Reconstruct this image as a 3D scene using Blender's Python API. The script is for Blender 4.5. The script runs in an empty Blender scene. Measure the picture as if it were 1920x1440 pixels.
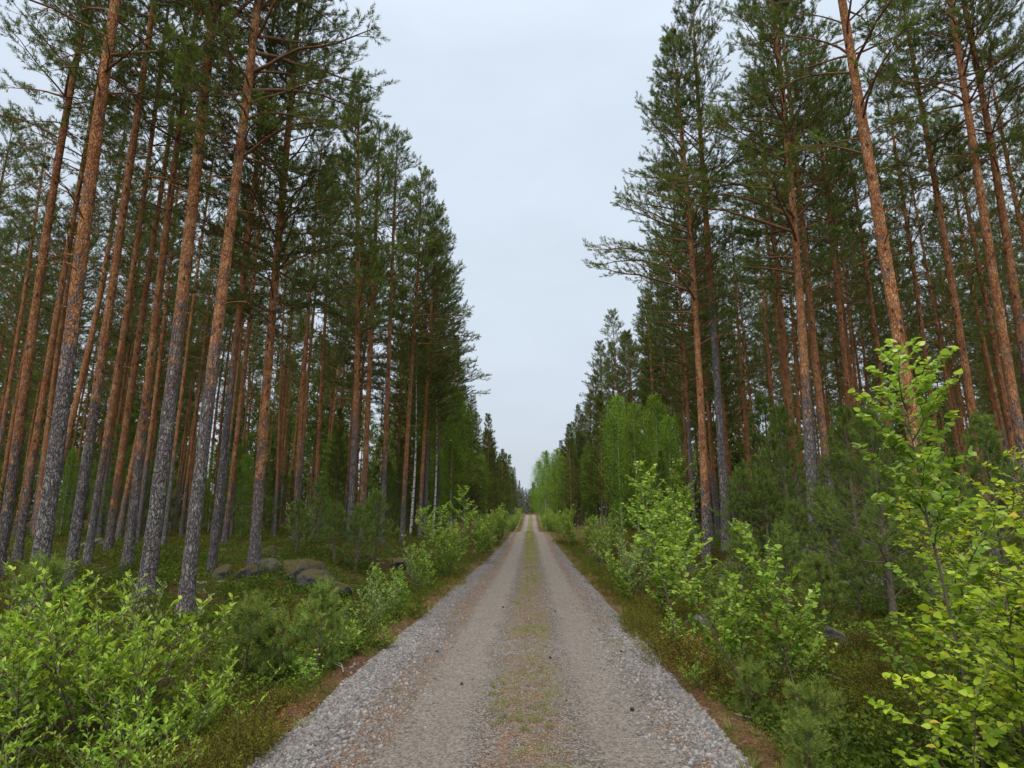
import bpy, math
import numpy as np
from mathutils import Vector, Matrix, Euler

# ------------------------------------------------------------------ camera, sky, sun, exposure
SC = bpy.context.scene
COL = SC.collection
F_PX, PITCH, YAW, CAM_H = 1100.0, math.atan(235.0 / 1100.0), math.radians(1.78), 1.7
cam_d = bpy.data.cameras.new("camera")
cam = bpy.data.objects.new("camera", cam_d)
COL.objects.link(cam)
cam_d.sensor_fit = 'HORIZONTAL'
cam_d.sensor_width = 36.0
cam_d.lens = 36.0 * F_PX / 1920.0
cam_d.clip_start, cam_d.clip_end = 0.05, 3000.0
cam.location = (0, 0, CAM_H)
cam.rotation_euler = (math.pi / 2 + PITCH, 0, YAW)
SC.camera = cam

SUN_EL, SUN_AZ = math.radians(58), math.radians(200)
W = bpy.data.worlds.new("World")
SC.world = W
W.use_nodes = True
nt = W.node_tree
nt.nodes.clear()
def wn(t, **k):
    n = nt.nodes.new(t)
    for a, b in k.items():
        setattr(n, a, b)
    return n
wo = wn("ShaderNodeOutputWorld")
sky = wn("ShaderNodeTexSky", sky_type='NISHITA')
sky.sun_disc = False
sky.sun_elevation = SUN_EL
sky.sun_rotation = SUN_AZ
sky.air_density, sky.dust_density, sky.ozone_density = 1.0, 4.0, 1.0
bg_sky = wn("ShaderNodeBackground"); bg_sky.inputs[1].default_value = 0.05
nt.links.new(sky.outputs[0], bg_sky.inputs[0])
# the cloud layer: dimmer towards the horizon and brighter overhead, as an overcast sky is
geo = wn("ShaderNodeTexCoord")
sep = wn("ShaderNodeSeparateXYZ"); nt.links.new(geo.outputs['Generated'], sep.inputs[0])
ramp = wn("ShaderNodeValToRGB")
cr = ramp.color_ramp
cr.elements[0].position = 0.0;  cr.elements[0].color = (0.315, 0.350, 0.394, 1)
cr.elements[1].position = 1.0;  cr.elements[1].color = (1.9, 1.93, 1.98, 1)
for p_, c_ in ((0.12, (0.330, 0.368, 0.415, 1)), (0.35, (0.348, 0.394, 0.450, 1)), (0.66, (0.362, 0.412, 0.474, 1)), (0.76, (0.42, 0.47, 0.53, 1)), (0.87, (1.2, 1.23, 1.28, 1))):
    e = cr.elements.new(p_); e.color = c_
nt.links.new(sep.outputs['Z'], ramp.inputs[0])
mp = wn("ShaderNodeMapping"); mp.inputs['Scale'].default_value = (1.0, 1.0, 2.6)
nt.links.new(geo.outputs['Generated'], mp.inputs[0])
nz = wn("ShaderNodeTexNoise"); nz.inputs['Scale'].default_value = 2.2; nz.inputs['Detail'].default_value = 5.0; nz.inputs['Roughness'].default_value = 0.55
nt.links.new(mp.outputs[0], nz.inputs['Vector'])
mr = wn("ShaderNodeMapRange"); mr.inputs[1].default_value = 0.3; mr.inputs[2].default_value = 0.7
mr.inputs[3].default_value = 0.98; mr.inputs[4].default_value = 1.11
nt.links.new(nz.outputs[0], mr.inputs[0])
mul = wn("ShaderNodeVectorMath", operation='SCALE')
nt.links.new(ramp.outputs[0], mul.inputs[0]); nt.links.new(mr.outputs[0], mul.inputs['Scale'])
bg_cl = wn("ShaderNodeBackground"); bg_cl.inputs[1].default_value = 1.0
nt.links.new(mul.outputs[0], bg_cl.inputs[0])
mixw = wn("ShaderNodeMixShader"); mixw.inputs[0].default_value = 0.93
nt.links.new(bg_sky.outputs[0], mixw.inputs[1]); nt.links.new(bg_cl.outputs[0], mixw.inputs[2])
nt.links.new(mixw.outputs[0], wo.inputs[0])

sun_d = bpy.data.lights.new("sun", 'SUN')
sun_d.energy = 1.5; sun_d.angle = math.radians(60); sun_d.color = (1.0, 0.965, 0.91)
sun = bpy.data.objects.new("sun", sun_d); COL.objects.link(sun)
sun.rotation_euler = (math.pi / 2 - SUN_EL, 0, math.pi - SUN_AZ)

vs = SC.view_settings
vs.view_transform = 'Standard'; vs.look = 'None'; vs.gamma = 1.0; vs.use_curve_mapping = False
vs.exposure = 0.98
SC.render.engine = 'CYCLES'
cy = SC.cycles
cy.max_bounces = 5; cy.diffuse_bounces = 4; cy.glossy_bounces = 1; cy.transmission_bounces = 3; cy.transparent_max_bounces = 4
cy.use_denoising = True
cy.caustics_reflective = False; cy.caustics_refractive = False
SC.render.use_persistent_data = False

# ------------------------------------------------------------------ helpers
RNG = np.random.default_rng(11)
PI = math.pi
FWD = np.array([-math.sin(YAW), math.cos(YAW)]); RGT = np.array([math.cos(YAW), math.sin(YAW)])

def at(px, depth):
    """a photo column (1920 wide, read at the horizon) and a distance, as a place on the ground plan"""
    r = depth * math.cos(PITCH) * (px - 960.0) / F_PX
    p = FWD * depth + RGT * r
    return float(p[0]), float(p[1])
def col_of(x, y):
    d = x * FWD[0] + y * FWD[1]; r = x * RGT[0] + y * RGT[1]
    return 960 + r * F_PX / (max(d, .01) * math.cos(PITCH)), d

def _h(ix, iy, s):
    v = np.sin(ix * 127.1 + iy * 311.7 + s * 74.7) * 43758.5453
    return v - np.floor(v)
def vnoise(x, y, s=0):
    x = np.asarray(x, float); y = np.asarray(y, float)
    ix = np.floor(x); iy = np.floor(y); fx = x - ix; fy = y - iy
    fx = fx * fx * (3 - 2 * fx); fy = fy * fy * (3 - 2 * fy)
    a = _h(ix, iy, s); b = _h(ix + 1, iy, s); c = _h(ix, iy + 1, s); d = _h(ix + 1, iy + 1, s)
    return (a * (1 - fx) + b * fx) * (1 - fy) + (c * (1 - fx) + d * fx) * fy
def fbm(x, y, s=0, o=3):
    t = 0; a = .5
    for k in range(o):
        t = t + a * (vnoise(x * 2 ** k, y * 2 ** k, s + k * 7) - .5); a *= .5
    return t

def sstep(a, b, v):
    t = np.clip((np.asarray(v, float) - a) / (b - a), 0, 1); return t * t * (3 - 2 * t)

_ry = np.arange(-60, 900, 1.0)
_rz = np.interp(_ry, [-60, 0, 10, 28, 40, 50, 55, 64, 84, 110, 150, 160, 185, 260, 900],
                [0.3, 0, -.15, -.48, -.42, -.28, -.30, -.62, -1.42, -1.22, .16, .26, .1, -.6, -2])
_k = np.exp(-.5 * (np.arange(-9, 10) / 3.0) ** 2); _k /= _k.sum()
_rzs = np.convolve(np.pad(_rz, 9, mode='edge'), _k, 'valid')
def roadz(y): return np.interp(y, _ry, _rzs)
def roadx(y): return np.interp(y, [-20, 45, 60, 90, 158, 166, 176, 190, 210, 300, 900], [-.04, -.02, -.15, -.12, 0.0, -.6, -3.5, -10, -22, -60, -260])
def edgeL(y): return np.interp(y, [0, 25, 55, 80, 900], [2.02, 1.95, 1.65, 1.4, 1.35])
def edgeR(y): return np.interp(y, [0, 25, 55, 80, 900], [1.55, 1.7, 1.6, 1.3, 1.25])

def ground(x, y):
    x = np.asarray(x, float); y = np.asarray(y, float)
    dx = x - roadx(y)
    e = np.where(dx < 0, -dx - edgeL(y), dx - edgeR(y))       # distance outside the gravel
    side = np.where(dx < 0, 1.0, 0.0)
    rise = side * (-.12 + .72 * sstep(8.5, 17, y)) + (1 - side) * (-.05 + .55 * sstep(8, 17, y))
    far = sstep(40, 90, y)
    rise = rise * (1 - far) + (.35) * far
    base = roadz(y)
    off = base + (-.22) * sstep(.05, .9, e) + (rise + .22 + .10) * sstep(1.2, 4.5, e)
    n = (fbm(x * .35, y * .35, 3) * .5 + fbm(x * 1.3, y * 1.3, 9) * .34 + fbm(x * 3.7, y * 3.7, 21, 2) * .13) * sstep(.15, 2.2, e)
    edge_n = fbm(x * 2.5, y * 2.5, 33) * .10
    out = off + n + .015 + edge_n * sstep(-.15, .1, e)
    inside = base - .10
    t = sstep(-.14, .12, e)
    return inside * (1 - t) + out * t

def road_h(x, y):
    dx = x - roadx(y)
    w = np.where(dx < 0, edgeL(y), edgeR(y))
    rut = -.028 * (np.exp(-((dx - .78) / .26) ** 2) + np.exp(-((dx + .78) / .26) ** 2))
    mid = .02 * np.exp(-(dx / .3) ** 2)
    sh = .02 * np.exp(-((np.abs(dx) - w + .35) / .25) ** 2)
    crown = -.012 * dx * dx
    n = fbm(x * 1.5, y * 1.5, 41) * .025 + fbm(x * 7, y * 7, 51, 2) * .008
    drop = -.15 * sstep(w + .12, w + .45, np.abs(dx))
    return roadz(y) + rut + mid + sh + crown + n + drop

def mesh_np(name, V, faces, attr=None, smooth=False):
    """V (n,3); faces: list of int arrays (m,k)"""
    me = bpy.data.meshes.new(name)
    V = np.ascontiguousarray(V, dtype=np.float32)
    me.vertices.add(len(V)); me.vertices.foreach_set("co", V.ravel())
    idx = np.concatenate([f.ravel() for f in faces]).astype(np.int32)
    cnt = np.concatenate([np.full(len(f), f.shape[1]) for f in faces]).astype(np.int32)
    st = np.concatenate([[0], np.cumsum(cnt)[:-1]]).astype(np.int32)
    me.loops.add(len(idx)); me.loops.foreach_set("vertex_index", idx)
    me.polygons.add(len(cnt)); me.polygons.foreach_set("loop_start", st)
    if smooth:
        me.polygons.foreach_set("use_smooth", np.ones(len(cnt), dtype=bool))
    if attr is not None:
        for an, av in attr.items():
            a = me.attributes.new(an, 'FLOAT', 'POINT'); a.data.foreach_set("value", np.ascontiguousarray(av, dtype=np.float32))
    me.update(calc_edges=True)
    return me

class MB:
    def __init__(s): s.v = []; s.f = {}; s.r = []; s.n = 0
    def add(s, V, F, r=0.5):
        V = np.asarray(V, float).reshape(-1, 3); F = np.asarray(F)
        s.v.append(V); s.f.setdefault(F.shape[1], []).append(F + s.n)
        s.r.append(np.broadcast_to(np.asarray(r, float), (len(V),)) if np.ndim(r) == 0 else np.asarray(r, float)); s.n += len(V)
    def mesh(s, name, mat, smooth=False):
        me = mesh_np(name, np.concatenate(s.v), [np.concatenate(x) for x in s.f.values()], {'rnd': np.concatenate(s.r)}, smooth)
        me.materials.append(mat); return me
    def build(s, name, mat, parent=None, smooth=False):
        return link(name, s.mesh(name, mat, smooth), parent)

def link(name, me, parent=None):
    o = bpy.data.objects.new(name, me); COL.objects.link(o)
    if parent is not None: o.parent = parent
    return o
def tag(o, label=None, cat=None, group=None, kind=None):
    if label: o['label'] = label
    if cat: o['category'] = cat
    if group: o['group'] = group
    if kind: o['kind'] = kind
    return o
def empty(name, loc=(0, 0, 0), rz=0.0):
    o = bpy.data.objects.new(name, None); COL.objects.link(o); o.location = loc; o.rotation_euler = (0, 0, rz)
    o.empty_display_size = .3
    return o

def nrm(a): return a / np.maximum(np.linalg.norm(a, axis=-1, keepdims=True), 1e-9)
def tubes(mb, P, R, k=4, ref=(0.13, 0.21, 1.0), r=.5, cap=False):
    """P (B,n,3) paths, R (B,n) radii"""
    P = np.asarray(P, float); R = np.asarray(R, float)
    B, n, _ = P.shape
    T = nrm(np.gradient(P, axis=1))
    U = nrm(np.cross(T, np.array(ref, float))); Wd = np.cross(T, U)
    a = np.arange(k) * 2 * PI / k
    V = P[:, :, None, :] + R[:, :, None, None] * (np.cos(a)[None, None, :, None] * U[:, :, None, :] + np.sin(a)[None, None, :, None] * Wd[:, :, None, :])
    b, i, j = np.meshgrid(np.arange(B), np.arange(n - 1), np.arange(k), indexing='ij')
    o = b * n * k + i * k
    Fq = np.stack([o + j, o + (j + 1) % k, o + k + (j + 1) % k, o + k + j], -1).reshape(-1, 4)
    rr = r if np.ndim(r) == 0 else np.repeat(r, n * k)
    mb.add(V.reshape(-1, 3), Fq, rr)

def stamp(mb, P, D, S, TV, TF, rng, rnd=None, up=None, jit=.0):
    """place template (verts TV in units, axis +z) at P along D, scaled S"""
    N = len(P); D = nrm(D)
    if up is None:
        q = rng.normal(size=(N, 3))
    else:
        q = up
    U = nrm(np.cross(q, D)); Wd = np.cross(D, U)
    S = np.asarray(S, float)
    if S.ndim == 1: S = np.stack([S, S, S], -1)
    V = P[:, None, :] + (TV[None, :, 0, None] * S[:, None, 0:1]) * U[:, None, :] + (TV[None, :, 1, None] * S[:, None, 1:2]) * Wd[:, None, :] + (TV[None, :, 2, None] * S[:, None, 2:3]) * D[:, None, :]
    nv = len(TV)
    Fa = (TF[None] + (np.arange(N) * nv)[:, None, None]).reshape(-1, TF.shape[1])
    r = rng.random(N) if rnd is None else rnd
    mb.add(V.reshape(-1, 3), Fa, np.repeat(r, nv))

# ------------------------------------------------------------------ materials
def mat(name):
    m = bpy.data.materials.new(name); m.use_nodes = True
    nt = m.node_tree; nt.nodes.clear()
    return m, nt
class N:
    def __init__(s, nt): s.nt = nt
    def n(s, t, ins=None, **k):
        x = s.nt.nodes.new(t)
        for a, b in k.items(): setattr(x, a, b)
        for a, b in (ins or {}).items():
            if isinstance(b, bpy.types.NodeSocket): s.nt.links.new(b, x.inputs[a])
            else: x.inputs[a].default_value = b
        return x
    def ramp(s, fac, stops, interp='LINEAR'):
        x = s.n("ShaderNodeValToRGB", {0: fac}); cr = x.color_ramp; cr.interpolation = interp
        cr.elements[0].position = stops[0][0]; cr.elements[0].color = (*stops[0][1], 1)
        cr.elements[1].position = stops[-1][0]; cr.elements[1].color = (*stops[-1][1], 1)
        for p, c in stops[1:-1]:
            e = cr.elements.new(p); e.color = (*c, 1)
        return x.outputs[0]
    def mix(s, f, a, b, bt='MIX'):
        x = s.n("ShaderNodeMix", data_type='RGBA', blend_type=bt)
        for i, v in ((0, f), (6, a), (7, b)):
            if isinstance(v, bpy.types.NodeSocket): s.nt.links.new(v, x.inputs[i])
            elif i == 0: x.inputs[i].default_value = v
            else: x.inputs[i].default_value = (*v, 1)
        return x.outputs[2]
    def math(s, op, a, b=0.0, c=None, clamp=False):
        x = s.n("ShaderNodeMath", operation=op, use_clamp=clamp)
        for i, v in ((0, a), (1, b)) + (((2, c),) if c is not None else ()):
            if isinstance(v, bpy.types.NodeSocket): s.nt.links.new(v, x.inputs[i])
            else: x.inputs[i].default_value = v
        return x.outputs[0]
    def rng(s, v, a, b, c=0.0, d=1.0, smooth=False):
        x = s.n("ShaderNodeMapRange", {0: v, 1: a, 2: b, 3: c, 4: d})
        if smooth: x.interpolation_type = 'SMOOTHSTEP'
        return x.outputs[0]
    def noise(s, vec, scale, detail=3.0, rough=.55, out=0):
        return s.n("ShaderNodeTexNoise", {'Vector': vec, 'Scale': scale, 'Detail': detail, 'Roughness': rough}).outputs[out]
    def out(s, sh): s.n("ShaderNodeOutputMaterial", {0: sh})

def leaf_mat(name, stops, transl=.35, rough=.5, spec=.25, objvar=.25):
    m, nt = mat(name); q = N(nt)
    at_ = q.n("ShaderNodeAttribute", attribute_name='rnd')
    oi = q.n("ShaderNodeObjectInfo")
    c = q.ramp(at_.outputs['Fac'], stops)
    hs = q.n("ShaderNodeHueSaturation", {'Color': c, 'Value': q.rng(oi.outputs['Random'], 0, 1, 1 - objvar, 1 + objvar), 'Hue': q.rng(oi.outputs['Random'], 0, 1, .49, .508)})
    pb = q.n("ShaderNodeBsdfPrincipled", {'Base Color': hs.outputs[0], 'Roughness': rough, 'Specular IOR Level': spec})
    tr = q.n("ShaderNodeBsdfTranslucent", {'Color': q.mix(1.0, hs.outputs[0], (1.0, 1.0, .55), 'MULTIPLY')})
    q.out(q.n("ShaderNodeMixShader", {0: transl, 1: pb.outputs[0], 2: tr.outputs[0]}).outputs[0])
    return m

M = {}
M['needle'] = leaf_mat('pine_needles', [(0, (.048, .074, .022)), (.5, (.092, .130, .030)), (.85, (.140, .178, .038)), (1, (.20, .20, .048))], .32, .55, .08, .22)
M['needle_young'] = leaf_mat('young_pine_needles', [(0, (.085, .140, .030)), (.6, (.155, .225, .048)), (1, (.28, .31, .07))], .28, .55, .08, .15)
M['needle_spruce'] = leaf_mat('spruce_needles', [(0, (.045, .068, .024)), (.6, (.080, .112, .034)), (1, (.13, .165, .045))], .25, .55, .06, .2)
M['birch_leaf'] = leaf_mat('birch_leaves', [(0, (.095, .17, .020)), (.5, (.165, .28, .032)), (1, (.27, .39, .055))], .45, .5, .12, .12)
M['sap_leaf'] = leaf_mat('sapling_leaves', [(0, (.10, .19, .024)), (.4, (.22, .36, .042)), (.85, (.37, .51, .08)), (1, (.48, .56, .13))], .46, .45, .18, .12)
M['willow_leaf'] = leaf_mat('willow_leaves', [(0, (.075, .140, .018)), (.35, (.17, .29, .028)), (.7, (.32, .46, .048)), (1, (.52, .60, .10))], .44, .42, .2, .10)
M['tuft_leaf'] = leaf_mat('tall_sapling_leaves', [(0, (.16, .27, .035)), (.5, (.28, .44, .06)), (1, (.46, .56, .11))], .45, .40, .4, .1)
M['pale_leaf'] = leaf_mat('pale_willow_leaves', [(0, (.14, .22, .06)), (.5, (.26, .36, .11)), (1, (.44, .52, .22))], .38, .5, .12, .1)
M['yellow_leaf'] = leaf_mat('young_birch_leaves', [(0, (.10, .18, .014)), (.35, (.27, .38, .026)), (.9, (.52, .58, .05)), (1, (.52, .34, .06))], .48, .42, .2, .1)
M['bilberry'] = leaf_mat('bilberry_leaves', [(0, (.030, .050, .010)), (.45, (.075, .120, .018)), (.8, (.14, .18, .026)), (1, (.24, .13, .04))], .3, .6, .04, .1)
M['heather'] = leaf_mat('heather_sprigs', [(0, (.050, .032, .018)), (.35, (.080, .068, .018)), (.65, (.115, .118, .020)), (.88, (.17, .155, .030)), (1, (.24, .095, .04))], .15, .8, .0, .1)
M['grass'] = leaf_mat('grass_blades', [(0, (.11, .15, .03)), (.5, (.19, .21, .05)), (1, (.34, .27, .11))], .3, .5, .25, .1)
M['lichen'] = leaf_mat('lichen', [(0, (.22, .22, .16)), (.5, (.36, .36, .27)), (1, (.48, .49, .38))], .1, .8, .1, .05)
M['litter'] = leaf_mat('needle_litter', [(0, (.10, .045, .02)), (.5, (.21, .095, .038)), (1, (.32, .18, .08))], .05, .7, .15, .05)

def bark_pine():
    m, nt = mat('pine_bark'); q = N(nt)
    tc = q.n("ShaderNodeTexCoord"); oi = q.n("ShaderNodeObjectInfo")
    sp = q.n("ShaderNodeAttribute", attribute_type='OBJECT', attribute_name='bark_split').outputs['Fac']
    off = q.n("ShaderNodeVectorMath", {0: tc.outputs['Object'], 1: (0, 0, 0)}, operation='ADD')
    q.nt.links.new(q.n("ShaderNodeCombineXYZ", {0: q.math('MULTIPLY', oi.outputs['Random'], 37.), 1: 0., 2: q.math('MULTIPLY', oi.outputs['Random'], 91.)}).outputs[0], off.inputs[1])
    v = off.outputs[0]
    z = q.n("ShaderNodeSeparateXYZ", {0: tc.outputs['Object']}).outputs[2]
    vs_ = q.n("ShaderNodeMapping", {'Vector': v, 'Scale': (1, 1, .36)}).outputs[0]
    big = q.noise(v, 3.2, 4, .6)
    vor = q.n("ShaderNodeTexVoronoi", {'Vector': q.mix(.12, vs_, q.noise(vs_, 14., 2, .5, 1)), 'Scale': 27.}, feature='DISTANCE_TO_EDGE').outputs[0]
    vcell = q.n("ShaderNodeTexVoronoi", {'Vector': vs_, 'Scale': 21.}).outputs['Color']
    fine = q.noise(vs_, 38., 5, .7)
    # lower, grey plated bark with pale lichen flecks
    plate = q.rng(vor, 0.0, .16)
    g = q.ramp(q.math('ADD', q.math('MULTIPLY', fine, .6), q.math('MULTIPLY', q.noise(v, 9., 3), .4)), [(.30, (.12, .100, .096)), (.48, (.22, .188, .182)), (.68, (.35, .318, .308))])
    g = q.mix(q.math('MULTIPLY', q.math('SUBTRACT', 1., plate), .75), g, (.060, .048, .045))
    lich = q.math('MULTIPLY', q.rng(q.noise(vs_, 19., 4, .75), .53, .60), q.rng(q.noise(v, 2.6, 3), .34, .60))
    g = q.mix(q.math('MULTIPLY', lich, .9), g, (.44, .45, .38))
    # upper, orange flaking bark
    vor2 = q.n("ShaderNodeTexVoronoi", {'Vector': vs_, 'Scale': 13.}, feature='DISTANCE_TO_EDGE').outputs[0]
    o_ = q.ramp(q.math('ADD', q.math('MULTIPLY', fine, .55), q.math('MULTIPLY', big, .45)), [(.34, (.16, .064, .034)), (.44, (.35, .145, .060)), (.54, (.53, .25, .11)), (.66, (.67, .43, .25))])
    o_ = q.mix(q.math('MULTIPLY', q.rng(vor2, 0., .08, 1., 0.), .8), o_, (.14, .055, .035))
    up = q.rng(z, 11., 17.)
    o_ = q.mix(q.math('MULTIPLY', up, .35), o_, (.26, .15, .06))
    greyp = q.math('MULTIPLY', q.rng(q.noise(v, 5.5, 4, .65), .54, .62), .6)
    o_ = q.mix(greyp, o_, (.17, .135, .115))
    knot = q.rng(q.n("ShaderNodeTexVoronoi", {'Vector': q.n("ShaderNodeMapping", {'Vector': v, 'Scale': (1, 1, .6)}).outputs[0], 'Scale': 5.0}).outputs[0], .13, .22, 1., 0.)
    o_ = q.mix(q.math('MULTIPLY', knot, .85), o_, (.05, .032, .03))
    # the greyish change-over, patchy
    zz = q.math('ADD', q.math('SUBTRACT', z, sp), q.math('ADD', q.math('MULTIPLY', q.math('SUBTRACT', big, .5), 5.0), q.math('MULTIPLY', q.math('SUBTRACT', q.noise(vs_, 16., 3, .6), .5), 6.0)))
    f = q.rng(zz, -.7, .7, smooth=True)
    reds = q.rng(zz, -1.6, .6)
    g = q.mix(q.math('MULTIPLY', reds, .35), g, (.20, .11, .085))
    c = q.mix(f, g, o_)
    hs = q.n("ShaderNodeHueSaturation", {'Color': c, 'Value': q.rng(oi.outputs['Random'], 0, 1, .86, 1.12), 'Saturation': 1.0})
    hgt = q.math('ADD', q.math('MULTIPLY', q.math('MINIMUM', vor, .2), q.rng(f, 0, 1, 4.2, 2.6)), q.math('MULTIPLY', fine, .5))
    bp = q.n("ShaderNodeBump", {'Height': hgt, 'Strength': 1.0, 'Distance': .05})
    q.out(q.n("ShaderNodeBsdfPrincipled", {'Base Color': hs.outputs[0], 'Roughness': .9, 'Specular IOR Level': .06, 'Normal': bp.outputs[0]}).outputs[0])
    return m
M['bark'] = bark_pine()

def simple(name, c1, c2, scale, rough=.85, bump=.4, bs=None, dist=.02):
    m, nt = mat(name); q = N(nt)
    tc = q.n("ShaderNodeTexCoord").outputs['Object']
    n1 = q.noise(tc, scale, 5, .6)
    c = q.ramp(n1, [(.3, c1), (.7, c2)])
    bp = q.n("ShaderNodeBump", {'Height': q.noise(tc, bs or scale * 4, 4, .65), 'Strength': bump, 'Distance': dist})
    q.out(q.n("ShaderNodeBsdfPrincipled", {'Base Color': c, 'Roughness': rough, 'Specular IOR Level': .2, 'Normal': bp.outputs[0]}).outputs[0])
    return m
M['limb'] = simple('pine_limb_bark', (.10, .055, .035), (.24, .12, .065), 9.)
M['limb_grey'] = simple('dead_limb_bark', (.09, .075, .065), (.20, .17, .15), 14.)
M['twig'] = simple('sapling_bark', (.075, .058, .040), (.17, .14, .10), 18.)
M['red_paint'] = simple('red_marking_paint', (.16, .045, .030), (.27, .075, .045), 30.)
M['cone'] = simple('pine_cone_scales', (.035, .022, .016), (.11, .07, .045), 60.)

def birch_bark():
    m, nt = mat('birch_bark'); q = N(nt)
    tc = q.n("ShaderNodeTexCoord").outputs['Object']
    v = q.n("ShaderNodeMapping", {'Vector': tc, 'Scale': (1, 1, 3.0)}).outputs[0]
    n1 = q.noise(v, 5., 4, .65)
    c = q.ramp(n1, [(.40, (.03, .028, .025)), (.47, (.35, .33, .30)), (.55, (.55, .53, .49)), (.8, (.68, .66, .62))])
    q.out(q.n("ShaderNodeBsdfPrincipled", {'Base Color': c, 'Roughness': .6}).outputs[0])
    return m
M['birch_bark'] = birch_bark()

def rock_mat():
    m, nt = mat('lichened_granite'); q = N(nt)
    tc = q.n("ShaderNodeTexCoord").outputs['Object']; ge = q.n("ShaderNodeNewGeometry")
    oi = q.n("ShaderNodeObjectInfo").outputs['Random']
    n1 = q.noise(tc, 6., 6, .65)
    c = q.ramp(n1, [(.3, (.028, .027, .028)), (.5, (.060, .056, .058)), (.7, (.115, .108, .108))])
    l = q.rng(q.noise(tc, 11., 4, .7), .55, .66)
    c = q.mix(q.math('MULTIPLY', l, .5), c, (.22, .23, .19))
    nz = q.n("ShaderNodeSeparateXYZ", {0: ge.outputs['Normal']}).outputs[2]
    mo = q.rng(q.math('ADD', nz, q.math('MULTIPLY', q.noise(tc, 3.5, 4), 1.5)), 1.12, 1.34)
    mossc = q.mix(q.noise(tc, 5., 3), (.050, .062, .018), (.10, .060, .028))
    pale = q.n("ShaderNodeAttribute", attribute_type='OBJECT', attribute_name='lichen').outputs['Fac']
    c = q.mix(q.math('MULTIPLY', mo, q.math('SUBTRACT', 1., pale)), c, mossc)
    c = q.mix(q.math('MULTIPLY', pale, q.rng(q.noise(tc, 8., 5, .7), .42, .60)), c, (.22, .22, .15))
    bp = q.n("ShaderNodeBump", {'Height': q.noise(tc, 22., 6, .7), 'Strength': .8, 'Distance': .05})
    q.out(q.n("ShaderNodeBsdfPrincipled", {'Base Color': c, 'Roughness': .9, 'Specular IOR Level': .2, 'Normal': bp.outputs[0]}).outputs[0])
    return m
M['rock'] = rock_mat()

def stone_mat():
    m, nt = mat('gravel_stones'); q = N(nt)
    a = q.n("ShaderNodeAttribute", attribute_name='rnd').outputs['Fac']
    c = q.ramp(a, [(0, (.045, .043, .045)), (.25, (.090, .086, .085)), (.5, (.145, .134, .125)), (.64, (.185, .140, .112)), (.8, (.21, .196, .182)), (.94, (.29, .275, .26)), (1, (.43, .41, .39))])
    tc = q.n("ShaderNodeTexCoord").outputs['Object']
    c = q.mix(.35, c, q.ramp(q.noise(tc, 160., 2), [(.35, (.06, .055, .05)), (.65, (.27, .25, .23))]))
    q.out(q.n("ShaderNodeBsdfPrincipled", {'Base Color': c, 'Roughness': .8, 'Specular IOR Level': .25}).outputs[0])
    return m
M['stone'] = stone_mat()

def ground_mat():
    m, nt = mat('forest_floor'); q = N(nt)
    p = q.n("ShaderNodeNewGeometry").outputs['Position']
    a = q.noise(p, .9, 5, .6); b = q.noise(p, 3.3, 5, .65); c3 = q.noise(p, 22., 5, .7); d = q.noise(p, .35, 3, .5)
    moss = q.ramp(c3, [(.3, (.030, .036, .010)), (.5, (.080, .088, .018)), (.7, (.18, .17, .04))])
    brown = q.ramp(c3, [(.3, (.030, .018, .011)), (.5, (.090, .050, .026)), (.7, (.20, .115, .062))])
    c = q.mix(q.rng(q.math('ADD', q.math('MULTIPLY', a, .6), q.math('MULTIPLY', b, .4)), .44, .56), moss, brown)
    lich = q.math('MULTIPLY', q.rng(b, .60, .68), q.rng(d, .50, .60))
    c = q.mix(q.math('MULTIPLY', lich, .6), c, (.33, .32, .24))
    e = q.n("ShaderNodeAttribute", attribute_name='edge').outputs['Fac']
    lit = q.ramp(q.noise(p, 35., 4, .7), [(.3, (.06, .03, .018)), (.5, (.16, .08, .042)), (.7, (.30, .18, .11))])
    c = q.mix(q.math('MULTIPLY', e, q.rng(b, .30, .55)), c, lit)
    bp = q.n("ShaderNodeBump", {'Height': q.math('ADD', q.math('MULTIPLY', c3, .6), q.noise(p, 70., 3, .7)), 'Strength': 1.0, 'Distance': .05})
    q.out(q.n("ShaderNodeBsdfPrincipled", {'Base Color': c, 'Roughness': 1.0, 'Specular IOR Level': .05, 'Normal': bp.outputs[0]}).outputs[0])
    return m
M['ground'] = ground_mat()

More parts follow.
